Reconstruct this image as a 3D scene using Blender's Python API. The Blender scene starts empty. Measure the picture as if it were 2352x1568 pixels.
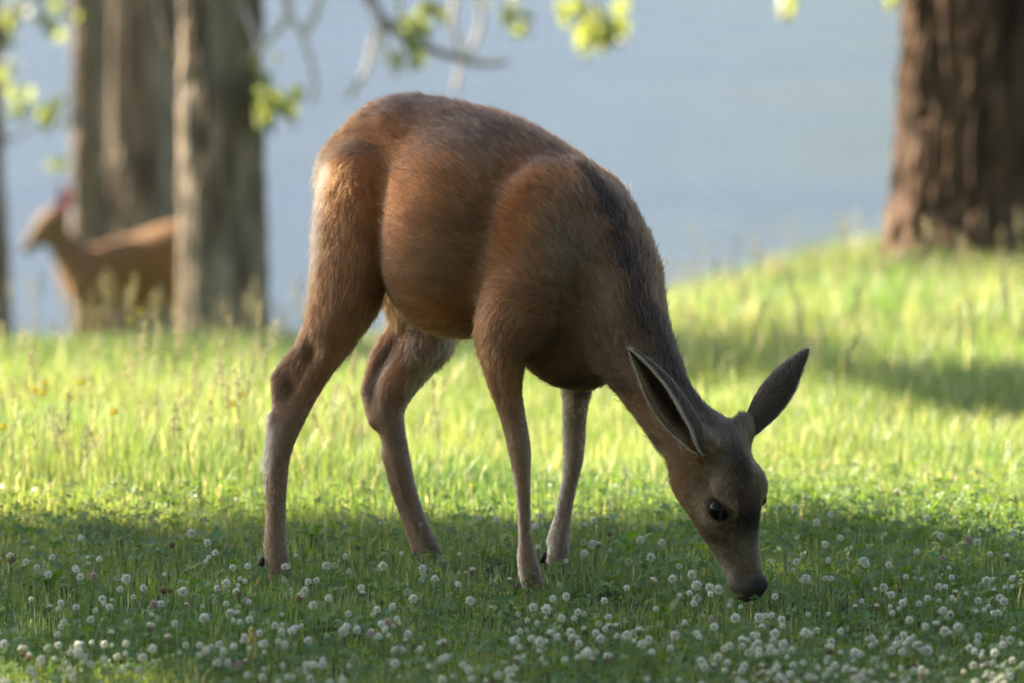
import bpy, math
import numpy as np
from mathutils import Vector, Matrix

# ------------------------------------------------------------------ camera, world, sun, exposure
sc = bpy.context.scene
rng = np.random.default_rng(7)
CAM = np.array([0.0, -12.0, 1.6])
FPX = 15240.0                 # focal length in photo pixels (2560 wide)
PITCH = math.atan(1.6 / 12.0) - math.atan(605.0 / FPX)
cd = bpy.data.cameras.new('camera')
cam = bpy.data.objects.new('camera', cd)
sc.collection.objects.link(cam)
cam.location = CAM
cam.rotation_euler = (math.pi / 2 - PITCH, 0, 0)
cd.sensor_width = 36.0
cd.lens = 36.0 * FPX / 2560.0
cd.clip_start = 0.1
cd.clip_end = 8000.0
cd.dof.use_dof = True
cd.dof.focus_distance = 11.8
cd.dof.aperture_fstop = 2.8
cd.dof.aperture_blades = 0
sc.camera = cam

SUN_EL = math.radians(31.0)
SUN_AZ = math.radians(30.0)   # how far behind "straight left" the sun stands
SUND = np.array([-math.cos(SUN_AZ) * math.cos(SUN_EL), math.sin(SUN_AZ) * math.cos(SUN_EL), math.sin(SUN_EL)])
w = bpy.data.worlds.new('World')
sc.world = w
w.use_nodes = True
nt = w.node_tree
bg = nt.nodes['Background']
sky = nt.nodes.new('ShaderNodeTexSky')
sky.sky_type = 'NISHITA'
sky.sun_disc = False
sky.sun_elevation = SUN_EL
sky.sun_rotation = math.atan2(SUND[0], SUND[1])
sky.altitude = 300
sky.air_density = 1.0
sky.dust_density = 2.0
nt.links.new(sky.outputs[0], bg.inputs[0])
bg.inputs[1].default_value = 0.067
ld = bpy.data.lights.new('sun', 'SUN')
ld.energy = 5.0
ld.angle = math.radians(0.55)
ld.color = (1.0, 0.87, 0.68)
sun = bpy.data.objects.new('sun', ld)
sc.collection.objects.link(sun)
sun.rotation_euler = Vector(SUND).to_track_quat('Z', 'Y').to_euler()
sun.location = (-20, 15, 12)

sc.view_settings.view_transform = 'Standard'
sc.view_settings.look = 'None'
sc.view_settings.gamma = 1.0
sc.view_settings.exposure = 2.5
sc.render.engine = 'CYCLES'
cy = sc.cycles
cy.max_bounces = 7
cy.diffuse_bounces = 3
cy.glossy_bounces = 3
cy.transmission_bounces = 6
cy.transparent_max_bounces = 8
cy.use_denoising = True
cy.denoising_prefilter = 'FAST'
cy.sample_clamp_indirect = 6.0
cy.caustics_reflective = False
cy.caustics_refractive = False

# ------------------------------------------------------------------ helpers
S = 1.0884                    # photo pixels per display pixel (2352 wide), the units used below
FWD = np.array([0, math.cos(PITCH), -math.sin(PITCH)])
UPV = np.array([0, math.sin(PITCH), math.cos(PITCH)])
RGT = np.array([1.0, 0, 0])

def ray(px, py):
    d = FWD * FPX + RGT * (px - 1176) * S - UPV * (py - 784) * S
    return d / np.linalg.norm(d)

def P(px, py, y):
    d = ray(px, py)
    return CAM + d * ((y - CAM[1]) / d[1])

def R(r, y):
    return r * S / FPX * (y - CAM[1])

def to_px(p):
    q = np.asarray(p) - CAM
    z = q @ FWD
    return 1176 + (q @ RGT) * FPX / z / S, 784 - (q @ UPV) * FPX / z / S

col = sc.collection

def tag(o, label=None, cat=None, group=None, kind=None):
    if label: o['label'] = label
    if cat: o['category'] = cat
    if group: o['group'] = group
    if kind: o['kind'] = kind
    return o

def link(o, parent=None):
    col.objects.link(o)
    if parent is not None:
        o.parent = parent
    return o

def empty(name, loc=(0, 0, 0), rz=0.0):
    o = bpy.data.objects.new(name, None)
    o.empty_display_size = 0.05
    o.location = loc
    o.rotation_euler = (0, 0, rz)
    return link(o)

def mesh_np(name, v, f, smooth=False):
    """v (n,3); f either (m,k) int array or list of such arrays"""
    me = bpy.data.meshes.new(name)
    fs = f if isinstance(f, list) else [f]
    fs = [np.asarray(a, dtype=np.int32) for a in fs if len(a)]
    v = np.asarray(v, dtype=np.float32)
    me.vertices.add(len(v))
    me.vertices.foreach_set('co', v.ravel())
    loops = np.concatenate([a.ravel() for a in fs])
    sizes = np.concatenate([np.full(len(a), a.shape[1], dtype=np.int32) for a in fs])
    starts = np.concatenate([[0], np.cumsum(sizes)[:-1]]).astype(np.int32)
    me.loops.add(len(loops))
    me.loops.foreach_set('vertex_index', loops)
    me.polygons.add(len(sizes))
    me.polygons.foreach_set('loop_start', starts)
    if smooth:
        me.polygons.foreach_set('use_smooth', np.ones(len(sizes), dtype=bool))
    me.update(calc_edges=True)
    return me

def vcol(me, arr, name='col'):
    a = me.attributes.new(name, 'FLOAT_COLOR', 'POINT')
    c = np.ones((len(arr), 4), dtype=np.float32)
    c[:, :3] = arr
    a.data.foreach_set('color', c.ravel())

def obj(name, me, mat, parent=None):
    o = bpy.data.objects.new(name, me)
    if mat is not None and not len(me.materials):
        me.materials.append(mat)
    return link(o, parent)

def unit(a):
    a = np.asarray(a, dtype=float)
    return a / np.maximum(np.linalg.norm(a, axis=-1, keepdims=True), 1e-9)

def catmull(pts, n):
    """smooth resample of rows (any columns)"""
    pts = np.asarray(pts, dtype=float)
    k = len(pts)
    ext = np.vstack([2 * pts[0] - pts[1], pts, 2 * pts[-1] - pts[-2]])
    out = []
    for i in range(k - 1):
        p0, p1, p2, p3 = ext[i:i + 4]
        for j in range(n):
            t = j / n
            out.append(0.5 * ((2 * p1) + (-p0 + p2) * t + (2 * p0 - 5 * p1 + 4 * p2 - p3) * t * t + (-p0 + 3 * p1 - 3 * p2 + p3) * t ** 3))
    out.append(pts[-1])
    return np.array(out)

def tube(path, rad, ns=8, cap=True):
    path = np.asarray(path, dtype=float)
    rad = np.broadcast_to(np.asarray(rad, dtype=float), (len(path),))
    tan = unit(np.gradient(path, axis=0))
    ref = np.array([0.31, 0.92, 0.23])
    u = unit(np.cross(tan, ref))
    vv = np.cross(tan, u)
    a = np.linspace(0, 2 * math.pi, ns, endpoint=False)
    ring = u[:, None, :] * np.cos(a)[None, :, None] + vv[:, None, :] * np.sin(a)[None, :, None]
    v = (path[:, None, :] + ring * rad[:, None, None]).reshape(-1, 3)
    n = len(path)
    i = np.arange(n - 1)[:, None] * ns
    j = np.arange(ns)[None, :]
    j2 = (j + 1) % ns
    f = np.stack([i + j, i + j2, i + ns + j2, i + ns + j], -1).reshape(-1, 4)
    if cap:
        v = np.vstack([v, path[0], path[-1]])
        jj = np.arange(ns); jj2 = (jj + 1) % ns
        t1 = np.stack([np.full(ns, n * ns), jj2, jj], -1)
        t2 = np.stack([np.full(ns, n * ns + 1), (n - 1) * ns + jj, (n - 1) * ns + jj2], -1)
        return v, [f, np.vstack([t1, t2])]
    return v, [f]

class MB:
    """collects shapes into one mesh"""
    def __init__(self): self.v = []; self.f = {}; self.c = []; self.n = 0
    def add(self, v, fs, c=None):
        v = np.asarray(v, dtype=float)
        for f in (fs if isinstance(fs, list) else [fs]):
            f = np.asarray(f)
            if len(f): self.f.setdefault(f.shape[1], []).append(f + self.n)
        self.v.append(v); self.n += len(v)
        if c is not None:
            self.c.append(np.broadcast_to(np.asarray(c, dtype=float), (len(v), 3)))
        return self
    def build(self, name, smooth=True):
        me = mesh_np(name, np.vstack(self.v), [np.vstack(a) for a in self.f.values()], smooth)
        if self.c: vcol(me, np.vstack(self.c))
        return me

def hashn(ix, iy, iz=0):
    h = (ix * 374761393 + iy * 668265263 + iz * 1274126177) & 0x7fffffff
    h = ((h ^ (h >> 13)) * 1274126177) & 0x7fffffff
    return ((h ^ (h >> 16)) & 0xffff) / 65535.0

def vnoise(x, y, z=None):
    """value noise 0..1 on arrays"""
    x = np.asarray(x, dtype=float); y = np.asarray(y, dtype=float)
    z = np.zeros_like(x) if z is None else np.asarray(z, dtype=float)
    xi = np.floor(x).astype(np.int64); yi = np.floor(y).astype(np.int64); zi = np.floor(z).astype(np.int64)
    fx = x - xi; fy = y - yi; fz = z - zi
    fx = fx * fx * (3 - 2 * fx); fy = fy * fy * (3 - 2 * fy); fz = fz * fz * (3 - 2 * fz)
    r = 0
    for dx in (0, 1):
        for dy in (0, 1):
            for dz in (0, 1):
                r = r + hashn(xi + dx, yi + dy, zi + dz) * (fx if dx else 1 - fx) * (fy if dy else 1 - fy) * (fz if dz else 1 - fz)
    return r

def fbm(x, y, z=None, o=3):
    r = 0; a = 0.5; t = 0
    for i in range(o):
        r = r + a * vnoise(np.asarray(x) * 2 ** i + 17.3 * i, np.asarray(y) * 2 ** i + 5.1 * i, None if z is None else np.asarray(z) * 2 ** i)
        t += a; a *= 0.5
    return r / t

# ------------------------------------------------------------------ materials
def mat(name):
    m = bpy.data.materials.new(name)
    m.use_nodes = True
    n = m.node_tree
    return m, n, n.nodes['Principled BSDF'], n.nodes['Material Output']

def N(n, t, **kw):
    x = n.nodes.new(t)
    for k, v in kw.items(): setattr(x, k, v)
    return x

def ramp(n, stops):
    r = N(n, 'ShaderNodeValToRGB')
    e = r.color_ramp.elements
    while len(e) < len(stops): e.new(0.5)
    for i, (p, c) in enumerate(stops):
        e[i].position = p
        e[i].color = (*c, 1)
    return r

def foliage_mat(name, trans=0.5, tcol=(1.25, 1.2, 0.5), gloss=0.04, attr='col', const=None, rough=0.45):
    m, n, b, out = mat(name)
    n.nodes.remove(b)
    if const is None:
        a = N(n, 'ShaderNodeAttribute', attribute_name=attr)
        c = a.outputs['Color']
    else:
        rgb = N(n, 'ShaderNodeRGB'); rgb.outputs[0].default_value = (*const, 1)
        tc = N(n, 'ShaderNodeTexCoord')
        nz = N(n, 'ShaderNodeTexNoise'); nz.inputs['Scale'].default_value = 35
        n.links.new(tc.outputs['Object'], nz.inputs['Vector'])
        mr = N(n, 'ShaderNodeMapRange')
        mr.inputs[3].default_value = 0.7; mr.inputs[4].default_value = 1.3
        n.links.new(nz.outputs[0], mr.inputs[0])
        mm = N(n, 'ShaderNodeVectorMath', operation='SCALE')
        n.links.new(rgb.outputs[0], mm.inputs[0]); n.links.new(mr.outputs[0], mm.inputs['Scale'])
        c = mm.outputs[0]
    d = N(n, 'ShaderNodeBsdfDiffuse')
    t = N(n, 'ShaderNodeBsdfTranslucent')
    mul = N(n, 'ShaderNodeVectorMath', operation='MULTIPLY')
    mul.inputs[1].default_value = tcol
    g = N(n, 'ShaderNodeBsdfGlossy'); g.inputs['Roughness'].default_value = rough
    g.inputs['Color'].default_value = (1, 1, 1, 1)
    n.links.new(c, d.inputs['Color']); n.links.new(c, mul.inputs[0]); n.links.new(mul.outputs[0], t.inputs['Color'])
    m1 = N(n, 'ShaderNodeMixShader'); m1.inputs[0].default_value = trans
    m2 = N(n, 'ShaderNodeMixShader'); m2.inputs[0].default_value = gloss
    n.links.new(d.outputs[0], m1.inputs[1]); n.links.new(t.outputs[0], m1.inputs[2])
    n.links.new(m1.outputs[0], m2.inputs[1]); n.links.new(g.outputs[0], m2.inputs[2])
    n.links.new(m2.outputs[0], out.inputs[0])
    return m

def noise_mat(name, c1, c2, scale=8, rough=0.7, bump=0.0, spec=0.3, coord='Object', stretch=(1, 1, 1)):
    m, n, b, out = mat(name)
    tc = N(n, 'ShaderNodeTexCoord'); mp = N(n, 'ShaderNodeMapping')
    mp.inputs['Scale'].default_value = stretch
    n.links.new(tc.outputs[coord], mp.inputs[0])
    nz = N(n, 'ShaderNodeTexNoise'); nz.inputs['Scale'].default_value = scale; nz.inputs['Detail'].default_value = 6
    n.links.new(mp.outputs[0], nz.inputs['Vector'])
    r = ramp(n, [(0.3, c1), (0.7, c2)])
    n.links.new(nz.outputs[0], r.inputs[0]); n.links.new(r.outputs[0], b.inputs['Base Color'])
    b.inputs['Roughness'].default_value = rough
    b.inputs['Specular IOR Level'].default_value = spec
    if bump:
        bp = N(n, 'ShaderNodeBump'); bp.inputs['Strength'].default_value = bump; bp.inputs['Distance'].default_value = 0.01
        n.links.new(nz.outputs[0], bp.inputs['Height']); n.links.new(bp.outputs[0], b.inputs['Normal'])
    return m
FUR = True
GD = 1.0
SHADE_N = 15000

# ------------------------------------------------------------------ terrain, lake, far shore
TY = np.array([-300, -60, -12, -4, -1, 0, 1, 2.5, 4, 6, 7, 8.5, 11, 16, 20, 60, 400.])
TL = np.array([2.5, .6, -.12, -.10, -.03, 0, .03, .03, -.01, -.15, -.3, -.6, -1.1, -2.0, -2.7, -4, -9])
TR = np.array([2.5, .6, -.12, -.10, -.03, 0, .03, .045, .04, .03, .02, -.08, -.6, -1.9, -2.7, -4, -9])

def gz(x, y):
    x = np.asarray(x, float); y = np.asarray(y, float)
    t = np.clip((x + 1.0) / 2.4, 0, 1); t = t * t * (3 - 2 * t)
    z = np.interp(y, TY, TL) * (1 - t) + np.interp(y, TY, TR) * t
    near = np.exp(-(x / 12) ** 2 - (y / 14) ** 2)
    return z + near * (.022 * (fbm(x * 1.3 + 40, y * 1.3 + 40, None, 2) - .5)) + (1 - near) * .5 * (fbm(x * .05 + 9, y * .05 + 9, None, 3) - .5) * (y < 8)

def on_ground(px, py):
    d = ray(px, py)
    t = np.arange(9.0, 26, .01)
    p = CAM + d * t[:, None]
    h = p[:, 2] < gz(p[:, 0], p[:, 1])
    return p[np.argmax(h)]

def at_height(px, py, h):
    d = ray(px, py)
    t = np.arange(9.0, 26, .01)
    p = CAM + d * t[:, None]
    return p[np.argmax(p[:, 2] < gz(p[:, 0], p[:, 1]) + h)]

def axis(fine, lo, hi, step):
    a = list(np.arange(-fine, fine + 1e-6, step))
    x = fine; s = step
    while x < hi: s *= 1.25; x += s; a.append(x)
    x = -fine; s = step
    while x > lo: s *= 1.25; x -= s; a.insert(0, x)
    return np.array(a)
gx = axis(4, -320, 320, .14); gy = axis(10, -300, 380, .14)
GX, GY = np.meshgrid(gx, gy, indexing='xy')
v = np.stack([GX, GY, gz(GX, GY)], -1).reshape(-1, 3)
nx = len(gx)
i = np.arange(len(gy) - 1)[:, None] * nx; j = np.arange(nx - 1)[None]
f = np.stack([i + j, i + j + 1, i + nx + j + 1, i + nx + j], -1).reshape(-1, 4)
m_soil = noise_mat('meadow_soil', (0.035, 0.045, 0.014), (0.06, 0.085, 0.022), 9, .95, .5, .1)
g_ = obj('ground', mesh_np('ground', v, f, True), m_soil)
tag(g_, 'grassy lakeshore ground rising gently to a bank', None, None, 'structure')

m_water, n_, b_, o_ = mat('lake_water')
b_.inputs['Base Color'].default_value = (0.035, 0.048, 0.062, 1)
b_.inputs['Roughness'].default_value = 0.16
b_.inputs['IOR'].default_value = 1.333
tc = N(n_, 'ShaderNodeTexCoord'); mp = N(n_, 'ShaderNodeMapping'); mp.inputs['Scale'].default_value = (.35, 1.5, 1)
n_.links.new(tc.outputs['Object'], mp.inputs[0])
nz = N(n_, 'ShaderNodeTexNoise'); nz.inputs['Scale'].default_value = .55; nz.inputs['Detail'].default_value = 5; nz.inputs['Roughness'].default_value = .62
n_.links.new(mp.outputs[0], nz.inputs['Vector'])
mp2 = N(n_, 'ShaderNodeMapping'); mp2.inputs['Scale'].default_value = (.03, .22, 1)
n_.links.new(tc.outputs['Object'], mp2.inputs[0])
nz2 = N(n_, 'ShaderNodeTexNoise'); nz2.inputs['Scale'].default_value = 1.0; nz2.inputs['Detail'].default_value = 4
n_.links.new(mp2.outputs[0], nz2.inputs['Vector'])
mr2 = N(n_, 'ShaderNodeMapRange'); mr2.inputs[1].default_value = .35; mr2.inputs[2].default_value = .65; mr2.inputs[3].default_value = .06; mr2.inputs[4].default_value = .34
n_.links.new(nz2.outputs[0], mr2.inputs[0]); n_.links.new(mr2.outputs[0], b_.inputs['Roughness'])
bp = N(n_, 'ShaderNodeBump'); bp.inputs['Strength'].default_value = .9; bp.inputs['Distance'].default_value = .35
n_.links.new(nz.outputs[0], bp.inputs['Height']); n_.links.new(bp.outputs[0], b_.inputs['Normal'])
me = mesh_np('lake', np.array([[-900, 12, -1.9], [900, 12, -1.9], [900, 900, -1.9], [-900, 900, -1.9]]), np.array([[0, 1, 2, 3]]))
tag(obj('lake', me, m_water), 'pale blue rippled lake filling the view behind the bank', None, None, 'structure')

hx = np.linspace(-1500, 1500, 121); hy = np.linspace(620, 1900, 40)
HX, HY = np.meshgrid(hx, hy, indexing='xy')
hz = np.clip((HY - 640) / 700, 0, 1) * (150 + 130 * (fbm(HX * .002 + 3, HY * .002, None, 4))) + 20 * (fbm(HX * .02, HY * .02, None, 3) - .5) - 6
v = np.stack([HX, HY, hz], -1).reshape(-1, 3)
i = np.arange(39)[:, None] * 121; j = np.arange(120)[None]
f = np.stack([i + j, i + j + 1, i + 121 + j + 1, i + 121 + j], -1).reshape(-1, 4)
m_hill = noise_mat('hazy_forest', (0.07, 0.095, 0.115), (0.12, 0.15, 0.16), .02, 1.0)  # bluish haze is put into the forest colour
n_ = m_hill.node_tree; b_ = n_.nodes['Principled BSDF']
src = b_.inputs['Base Color'].links[0].from_socket
tc = N(n_, 'ShaderNodeTexCoord'); sx = N(n_, 'ShaderNodeSeparateXYZ'); n_.links.new(tc.outputs['Object'], sx.inputs[0])
mr = N(n_, 'ShaderNodeMapRange'); mr.inputs[1].default_value = 10; mr.inputs[2].default_value = 45; n_.links.new(sx.outputs[0], mr.inputs[0])
mx = N(n_, 'ShaderNodeMix', data_type='RGBA'); n_.links.new(mr.outputs[0], mx.inputs[0]); n_.links.new(src, mx.inputs[6])
mx.inputs[7].default_value = (.10, .125, .075, 1)
n_.links.new(mx.outputs[2], b_.inputs['Base Color'])
tag(obj('hills', mesh_np('hills', v, f, True), m_hill), 'hazy wooded hills on the far shore', None, None, 'structure')

# ------------------------------------------------------------------ trees
m_bark = noise_mat('furrowed_bark', (0.06, 0.043, 0.031), (0.34, 0.275, 0.21), 14, .9, .5, .15, stretch=(1, 1, .25))
m_bark_red = noise_mat('red_brown_bark', (0.022, 0.015, 0.011), (0.14, 0.086, 0.056), 12, .9, .5, .15, stretch=(1, 1, .25))
m_twig = noise_mat('pale_twig_bark', (0.42, 0.37, 0.32), (0.62, 0.56, 0.5), 30, .7)
m_leaf = foliage_mat('cottonwood_leaf', .5, (1.8, 1.75, 1.05), .03, const=(0.18, 0.21, 0.075))

def trunk_mesh(base, r, height, lean=(0, 0), flare=.35, fl_h=.25, seed=0, depth=.02, ztop=1.6, na=150):
    zs = np.concatenate([np.linspace(-.35, ztop, 130), np.linspace(ztop, height, 22)[1:]])
    a = np.linspace(0, 2 * math.pi, na, endpoint=False)
    A, Z = np.meshgrid(a, zs, indexing='xy')
    tap = np.interp(Z, [-1, 0, 2, height], [1.0, 1.0, .93, .35])
    rr = r * tap * (1 + flare * np.exp(-np.maximum(Z + .1, 0) / fl_h) * (1 + .45 * np.sin(A * 3 + seed) + .25 * np.sin(A * 5 + 2 * seed)))
    cx, cy_ = np.cos(A) * r, np.sin(A) * r
    wob = fbm(cx * 14 + seed, cy_ * 14 + 3, Z * 2.2, 2)
    rid = np.abs(2 * fbm(cx * 34 + 3.2 * wob + seed, cy_ * 34 + 3.2 * wob, Z * 2.2 + seed, 3) - 1)
    rr = rr + depth * (np.clip(rid * 3.0, 0, 1) * (.55 + .8 * (fbm(cx * 30, cy_ * 30, Z * 17 + seed, 2))) - .5) + r * .07 * (fbm(np.cos(A) * 2 + seed, np.sin(A) * 2, Z * 1.2, 2) - .5)
    v = np.stack([base[0] + np.cos(A) * rr + lean[0] * Z, base[1] + np.sin(A) * rr + lean[1] * Z, base[2] + Z], -1).reshape(-1, 3)
    i = np.arange(len(zs) - 1)[:, None] * na; j = np.arange(na)[None]; j2 = (j + 1) % na
    f = np.stack([i + j, i + j2, i + na + j2, i + na + j], -1).reshape(-1, 4)
    return v, f

def leaf_cloud(p, size, g, droop=.3):
    """one pointed leaf of two folded halves at each point"""
    n = len(p)
    d = unit(g.normal(0, 1, (n, 3)) + np.array([0, 0, -droop]))
    s = unit(np.cross(d, g.normal(0, 1, (n, 3))))
    up = np.cross(d, s)
    L = (size * (.7 + .6 * g.random(n)))[:, None]
    q = [p, p + d * L * .3 + s * L * .42 + up * L * .08, p + d * L, p + d * L * .3 - s * L * .42 + up * L * .08, p + d * L * .55 + up * L * -.03]
    v = np.stack(q, 1).reshape(-1, 3)
    b = np.arange(n)[:, None] * 5
    f = np.vstack([b + np.array([[0, 1, 4]]), b + np.array([[1, 2, 4]]), b + np.array([[4, 2, 3]]), b + np.array([[0, 4, 3]])])
    return v, f

def tree(name, label, base, r, height, seed, bark, lean=(0, 0), crown_r=2.2, crown_n=2600, zc=5.5, group='cottonwood trees by the lake', flare=.35, fl_h=.25, limbs=5, na=150, depth=.02):
    g = np.random.default_rng(seed + 100)
    t = empty(name, base)
    tag(t, label, 'tree', group)
    v, f = trunk_mesh((0, 0, 0), r, height, lean, flare, fl_h, seed, depth, na=na)
    obj('trunk', mesh_np('trunk', v, f, True), bark, t)
    tips = []
    for k in range(limbs):
        z0 = height * (.45 + .5 * k / limbs)
        a = g.random() * 6.28
        p0 = np.array([lean[0] * z0, lean[1] * z0, z0])
        L = crown_r * (1.1 - .4 * k / limbs)
        p1 = p0 + np.array([math.cos(a) * L * .5, math.sin(a) * L * .5, L * .45])
        p2 = p0 + np.array([math.cos(a) * L, math.sin(a) * L, L * .6])
        q = catmull([p0, p1, p2], 5)
        v, f = tube(q, np.linspace(r * .35, r * .06, len(q)), 8)
        obj('limb', mesh_np('limb', v, f, True), bark, t)
        tips.append(q)
    tips = np.vstack(tips)
    c = tips[g.integers(0, len(tips), 60)] + g.normal(0, crown_r * .22, (60, 3))
    p = c[g.integers(0, 60, crown_n)] + g.normal(0, crown_r * .13, (crown_n, 3))
    v, f = leaf_cloud(p, .075, g)
    cr = obj('crown', mesh_np('crown', v, f), m_leaf, t)
    cr['kind'] = 'stuff'
    return t

def gbase(px, y):
    p = P(px, 784, y)
    return np.array([p[0], y, float(gz(p[0], y))])

tree_c = tree('cottonwood_tree', 'grey furrowed trunk standing in front of the distant deer, sunlit along one edge', gbase(511, 8.0), R(96, 8), 8.5, 1, m_bark, (.0, 0))
tree('cottonwood_tree', 'thick dark trunk rising directly behind the distant deer', gbase(332, 13.0), R(98, 13), 9.5, 2, m_bark, (.0, 0))
tree('cottonwood_tree', 'slim pale trunk beside the thick dark one behind the distant deer', gbase(213, 12.5), R(42, 12.5), 8.0, 3, m_bark, (-.006, 0), limbs=4, crown_n=1600)
tree_l = tree('leaning_tree', 'slender shaded leaning trunk with leafy twigs beyond the distant deer muzzle', gbase(-6, 10.0), R(42, 10), 7.0, 4, m_bark, (-.03, .0), limbs=4, crown_n=1600, flare=.5)
tree_r = tree('large_tree', 'massive reddish brown trunk with deep bark on the grassy mound', gbase(2330, 7.6), R(268, 7.6), 10.0, 5, m_bark_red, (.012, 0), flare=.22, fl_h=.2, na=260, depth=.04)

# drooping branches and leaves reaching into the view (parts of the trees they grow on)
_leaf = None
def leaf_mesh():
    L = 1.0
    o = np.array([(0, 0), (.12, .3), (.32, .44), (.55, .36), (.8, .17), (1, 0)])
    v = [(x, 0, -.03 * math.sin(x * 3.14)) for x, w_ in o] + [(x, w_, .07) for x, w_ in o[1:-1]] + [(x, -w_, .07) for x, w_ in o[1:-1]]
    f3 = [[0, 1, 6], [4, 5, 9], [0, 10, 1], [4, 13, 5]]
    f4 = [[1, 2, 7, 6], [2, 3, 8, 7], [3, 4, 9, 8], [1, 10, 11, 2], [2, 11, 12, 3], [3, 12, 13, 4]]
    return mesh_np('leaf', np.array(v), [np.array(f3), np.array(f4)], True)
LEAF = leaf_mesh(); LEAF.materials.append(m_leaf)

def branch(t, pts, r0, r1, material=m_twig):
    p = np.array([P(*a) for a in pts]) - np.array(t.location)
    q = catmull(p, 6)
    v, f = tube(q, np.linspace(r0, r1, len(q)), 8)
    return obj('branch', mesh_np('branch', v, f, True), material, t)

lg = np.random.default_rng(21)
def leaves_at(b, t, spots, y, n, spread=26, size=.06):
    for (px, py) in spots:
        for k in range(int(n * 1.8)):
            o = bpy.data.objects.new('leaf', LEAF)
            p = P(px + lg.normal(0, spread * 1.05), py + lg.normal(0, spread * 1.0), y + lg.normal(0, .08)) - np.array(t.location)
            o.location = p
            o.rotation_euler = (lg.random() * 6.28, .9 + lg.normal(0, .4), lg.random() * 6.28)
            s = size * (.75 + .5 * lg.random())
            o.scale = (s, s, s)
            link(o, b)

Y0 = 8.0
b1 = branch(tree_c, [(545, -560, Y0), (680, -330, 7.9), (800, -120, 7.8), (852, 0, 7.8), (876, 44, 7.8), (915, 76, 7.8), (971, 108, 7.8), (1043, 131, 7.8), (1107, 147, 7.8), (1166, 143, 7.8)], .03, .008, m_bark)
leaves_at(b1, tree_c, [(955, 40), (985, 20), (940, 70)], 7.8, 4, 20)
leaves_at(b1, tree_c, [(932, 132)], 7.8, 4, 16)
for tw, lf in (
        ([(800, -120, 7.8), (900, -60, 7.7), (917, 0, 7.7), (914, 60, 7.7), (912, 95, 7.7)], []),
        ([(852, 0, 7.8), (872, 68, 7.6), (893, 125, 7.6), (911, 178, 7.6)], []),
        ([(876, 44, 7.8), (858, 100, 7.9), (842, 160, 7.9), (800, 226, 7.9)], []),
        ([(800, -120, 7.8), (1010, -90, 7.9), (1090, -20, 7.9), (1104, 52, 7.9), (1082, 120, 7.9), (1070, 140, 7.9)], []),
        ([(1060, -60, 7.9), (1040, 40, 7.9), (1054, 110, 7.9), (1058, 150, 7.9), (1046, 212, 7.9)], []),
        ([(800, -120, 7.8), (1020, -150, 7.7), (1160, -70, 7.7), (1182, 15, 7.7)], [((1182, 12), 5), ((1195, 32), 3)]),
        ([(1020, -150, 7.7), (1230, -170, 7.7), (1340, -60, 7.7), (1370, 30, 7.7), (1366, 78, 7.7)], [((1300, 10), 4), ((1362, 20), 7), ((1352, 76), 8), ((1404, 68), 6), ((1395, 30), 5)])):
    b = branch(tree_c, tw, .011, .008)
    for s_, n in lf: leaves_at(b, tree_c, [s_], 7.7, n, 20)
b2 = branch(tree_c, [(520, -420, Y0), (580, -230, 7.85), (640, -90, 7.8), (664, 26, 7.8), (605, 104, 7.8), (579, 128, 7.8)], .016, .01)
b3 = branch(tree_c, [(640, -90, 7.8), (655, 0, 7.8), (672, 46, 7.8), (696, 70, 7.8), (718, 50, 7.8), (734, 6, 7.8), (742, -30, 7.8)], .012, .011)
b4 = branch(tree_c, [(692, 66, 7.8), (704, 110, 7.8), (718, 155, 7.8), (724, 205, 7.8), (714, 240, 7.8)], .01, .007)
b5 = branch(tree_c, [(530, -60, Y0), (575, 60, 7.85), (600, 140, 7.8), (604, 200, 7.8), (602, 262, 7.8)], .008, .004, m_twig)
leaves_at(b5, tree_c, [(602, 150), (590, 200), (640, 190), (645, 212), (600, 262), (612, 240)], 7.8, 4, 18)
b6 = branch(tree_c, [(460, -230, Y0), (370, -40, 7.9), (372, 40, 7.9), (388, 110, 7.9), (410, 150, 7.9)], .012, .01, m_bark)
# twigs on the leaning tree
b7 = branch(tree_l, [(4, 330, 10), (60, 300, 9.9), (110, 260, 9.8)], .008, .004)
leaves_at(b7, tree_l, [(48, 238), (80, 236), (112, 256), (130, 238), (118, 372)], 9.8, 3, 16)
b8 = branch(tree_l, [(0, 110, 10), (25, 40, 9.9), (70, 0, 9.8), (130, -30, 9.8)], .02, .006, m_bark)
leaves_at(b8, tree_l, [(15, 60), (40, 30), (90, 14), (130, 38), (160, 16), (110, 34), (30, 150), (12, 190)], 9.8, 3, 20)
b9 = branch(tree_r, [(2200, -420, 7.4), (2060, -160, 7.3), (1900, -90, 7.3), (1815, 0, 7.3)], .02, .004)
leaves_at(b9, tree_r, [(1816, 2), (2056, -8)], 7.3, 4, 12)

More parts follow.
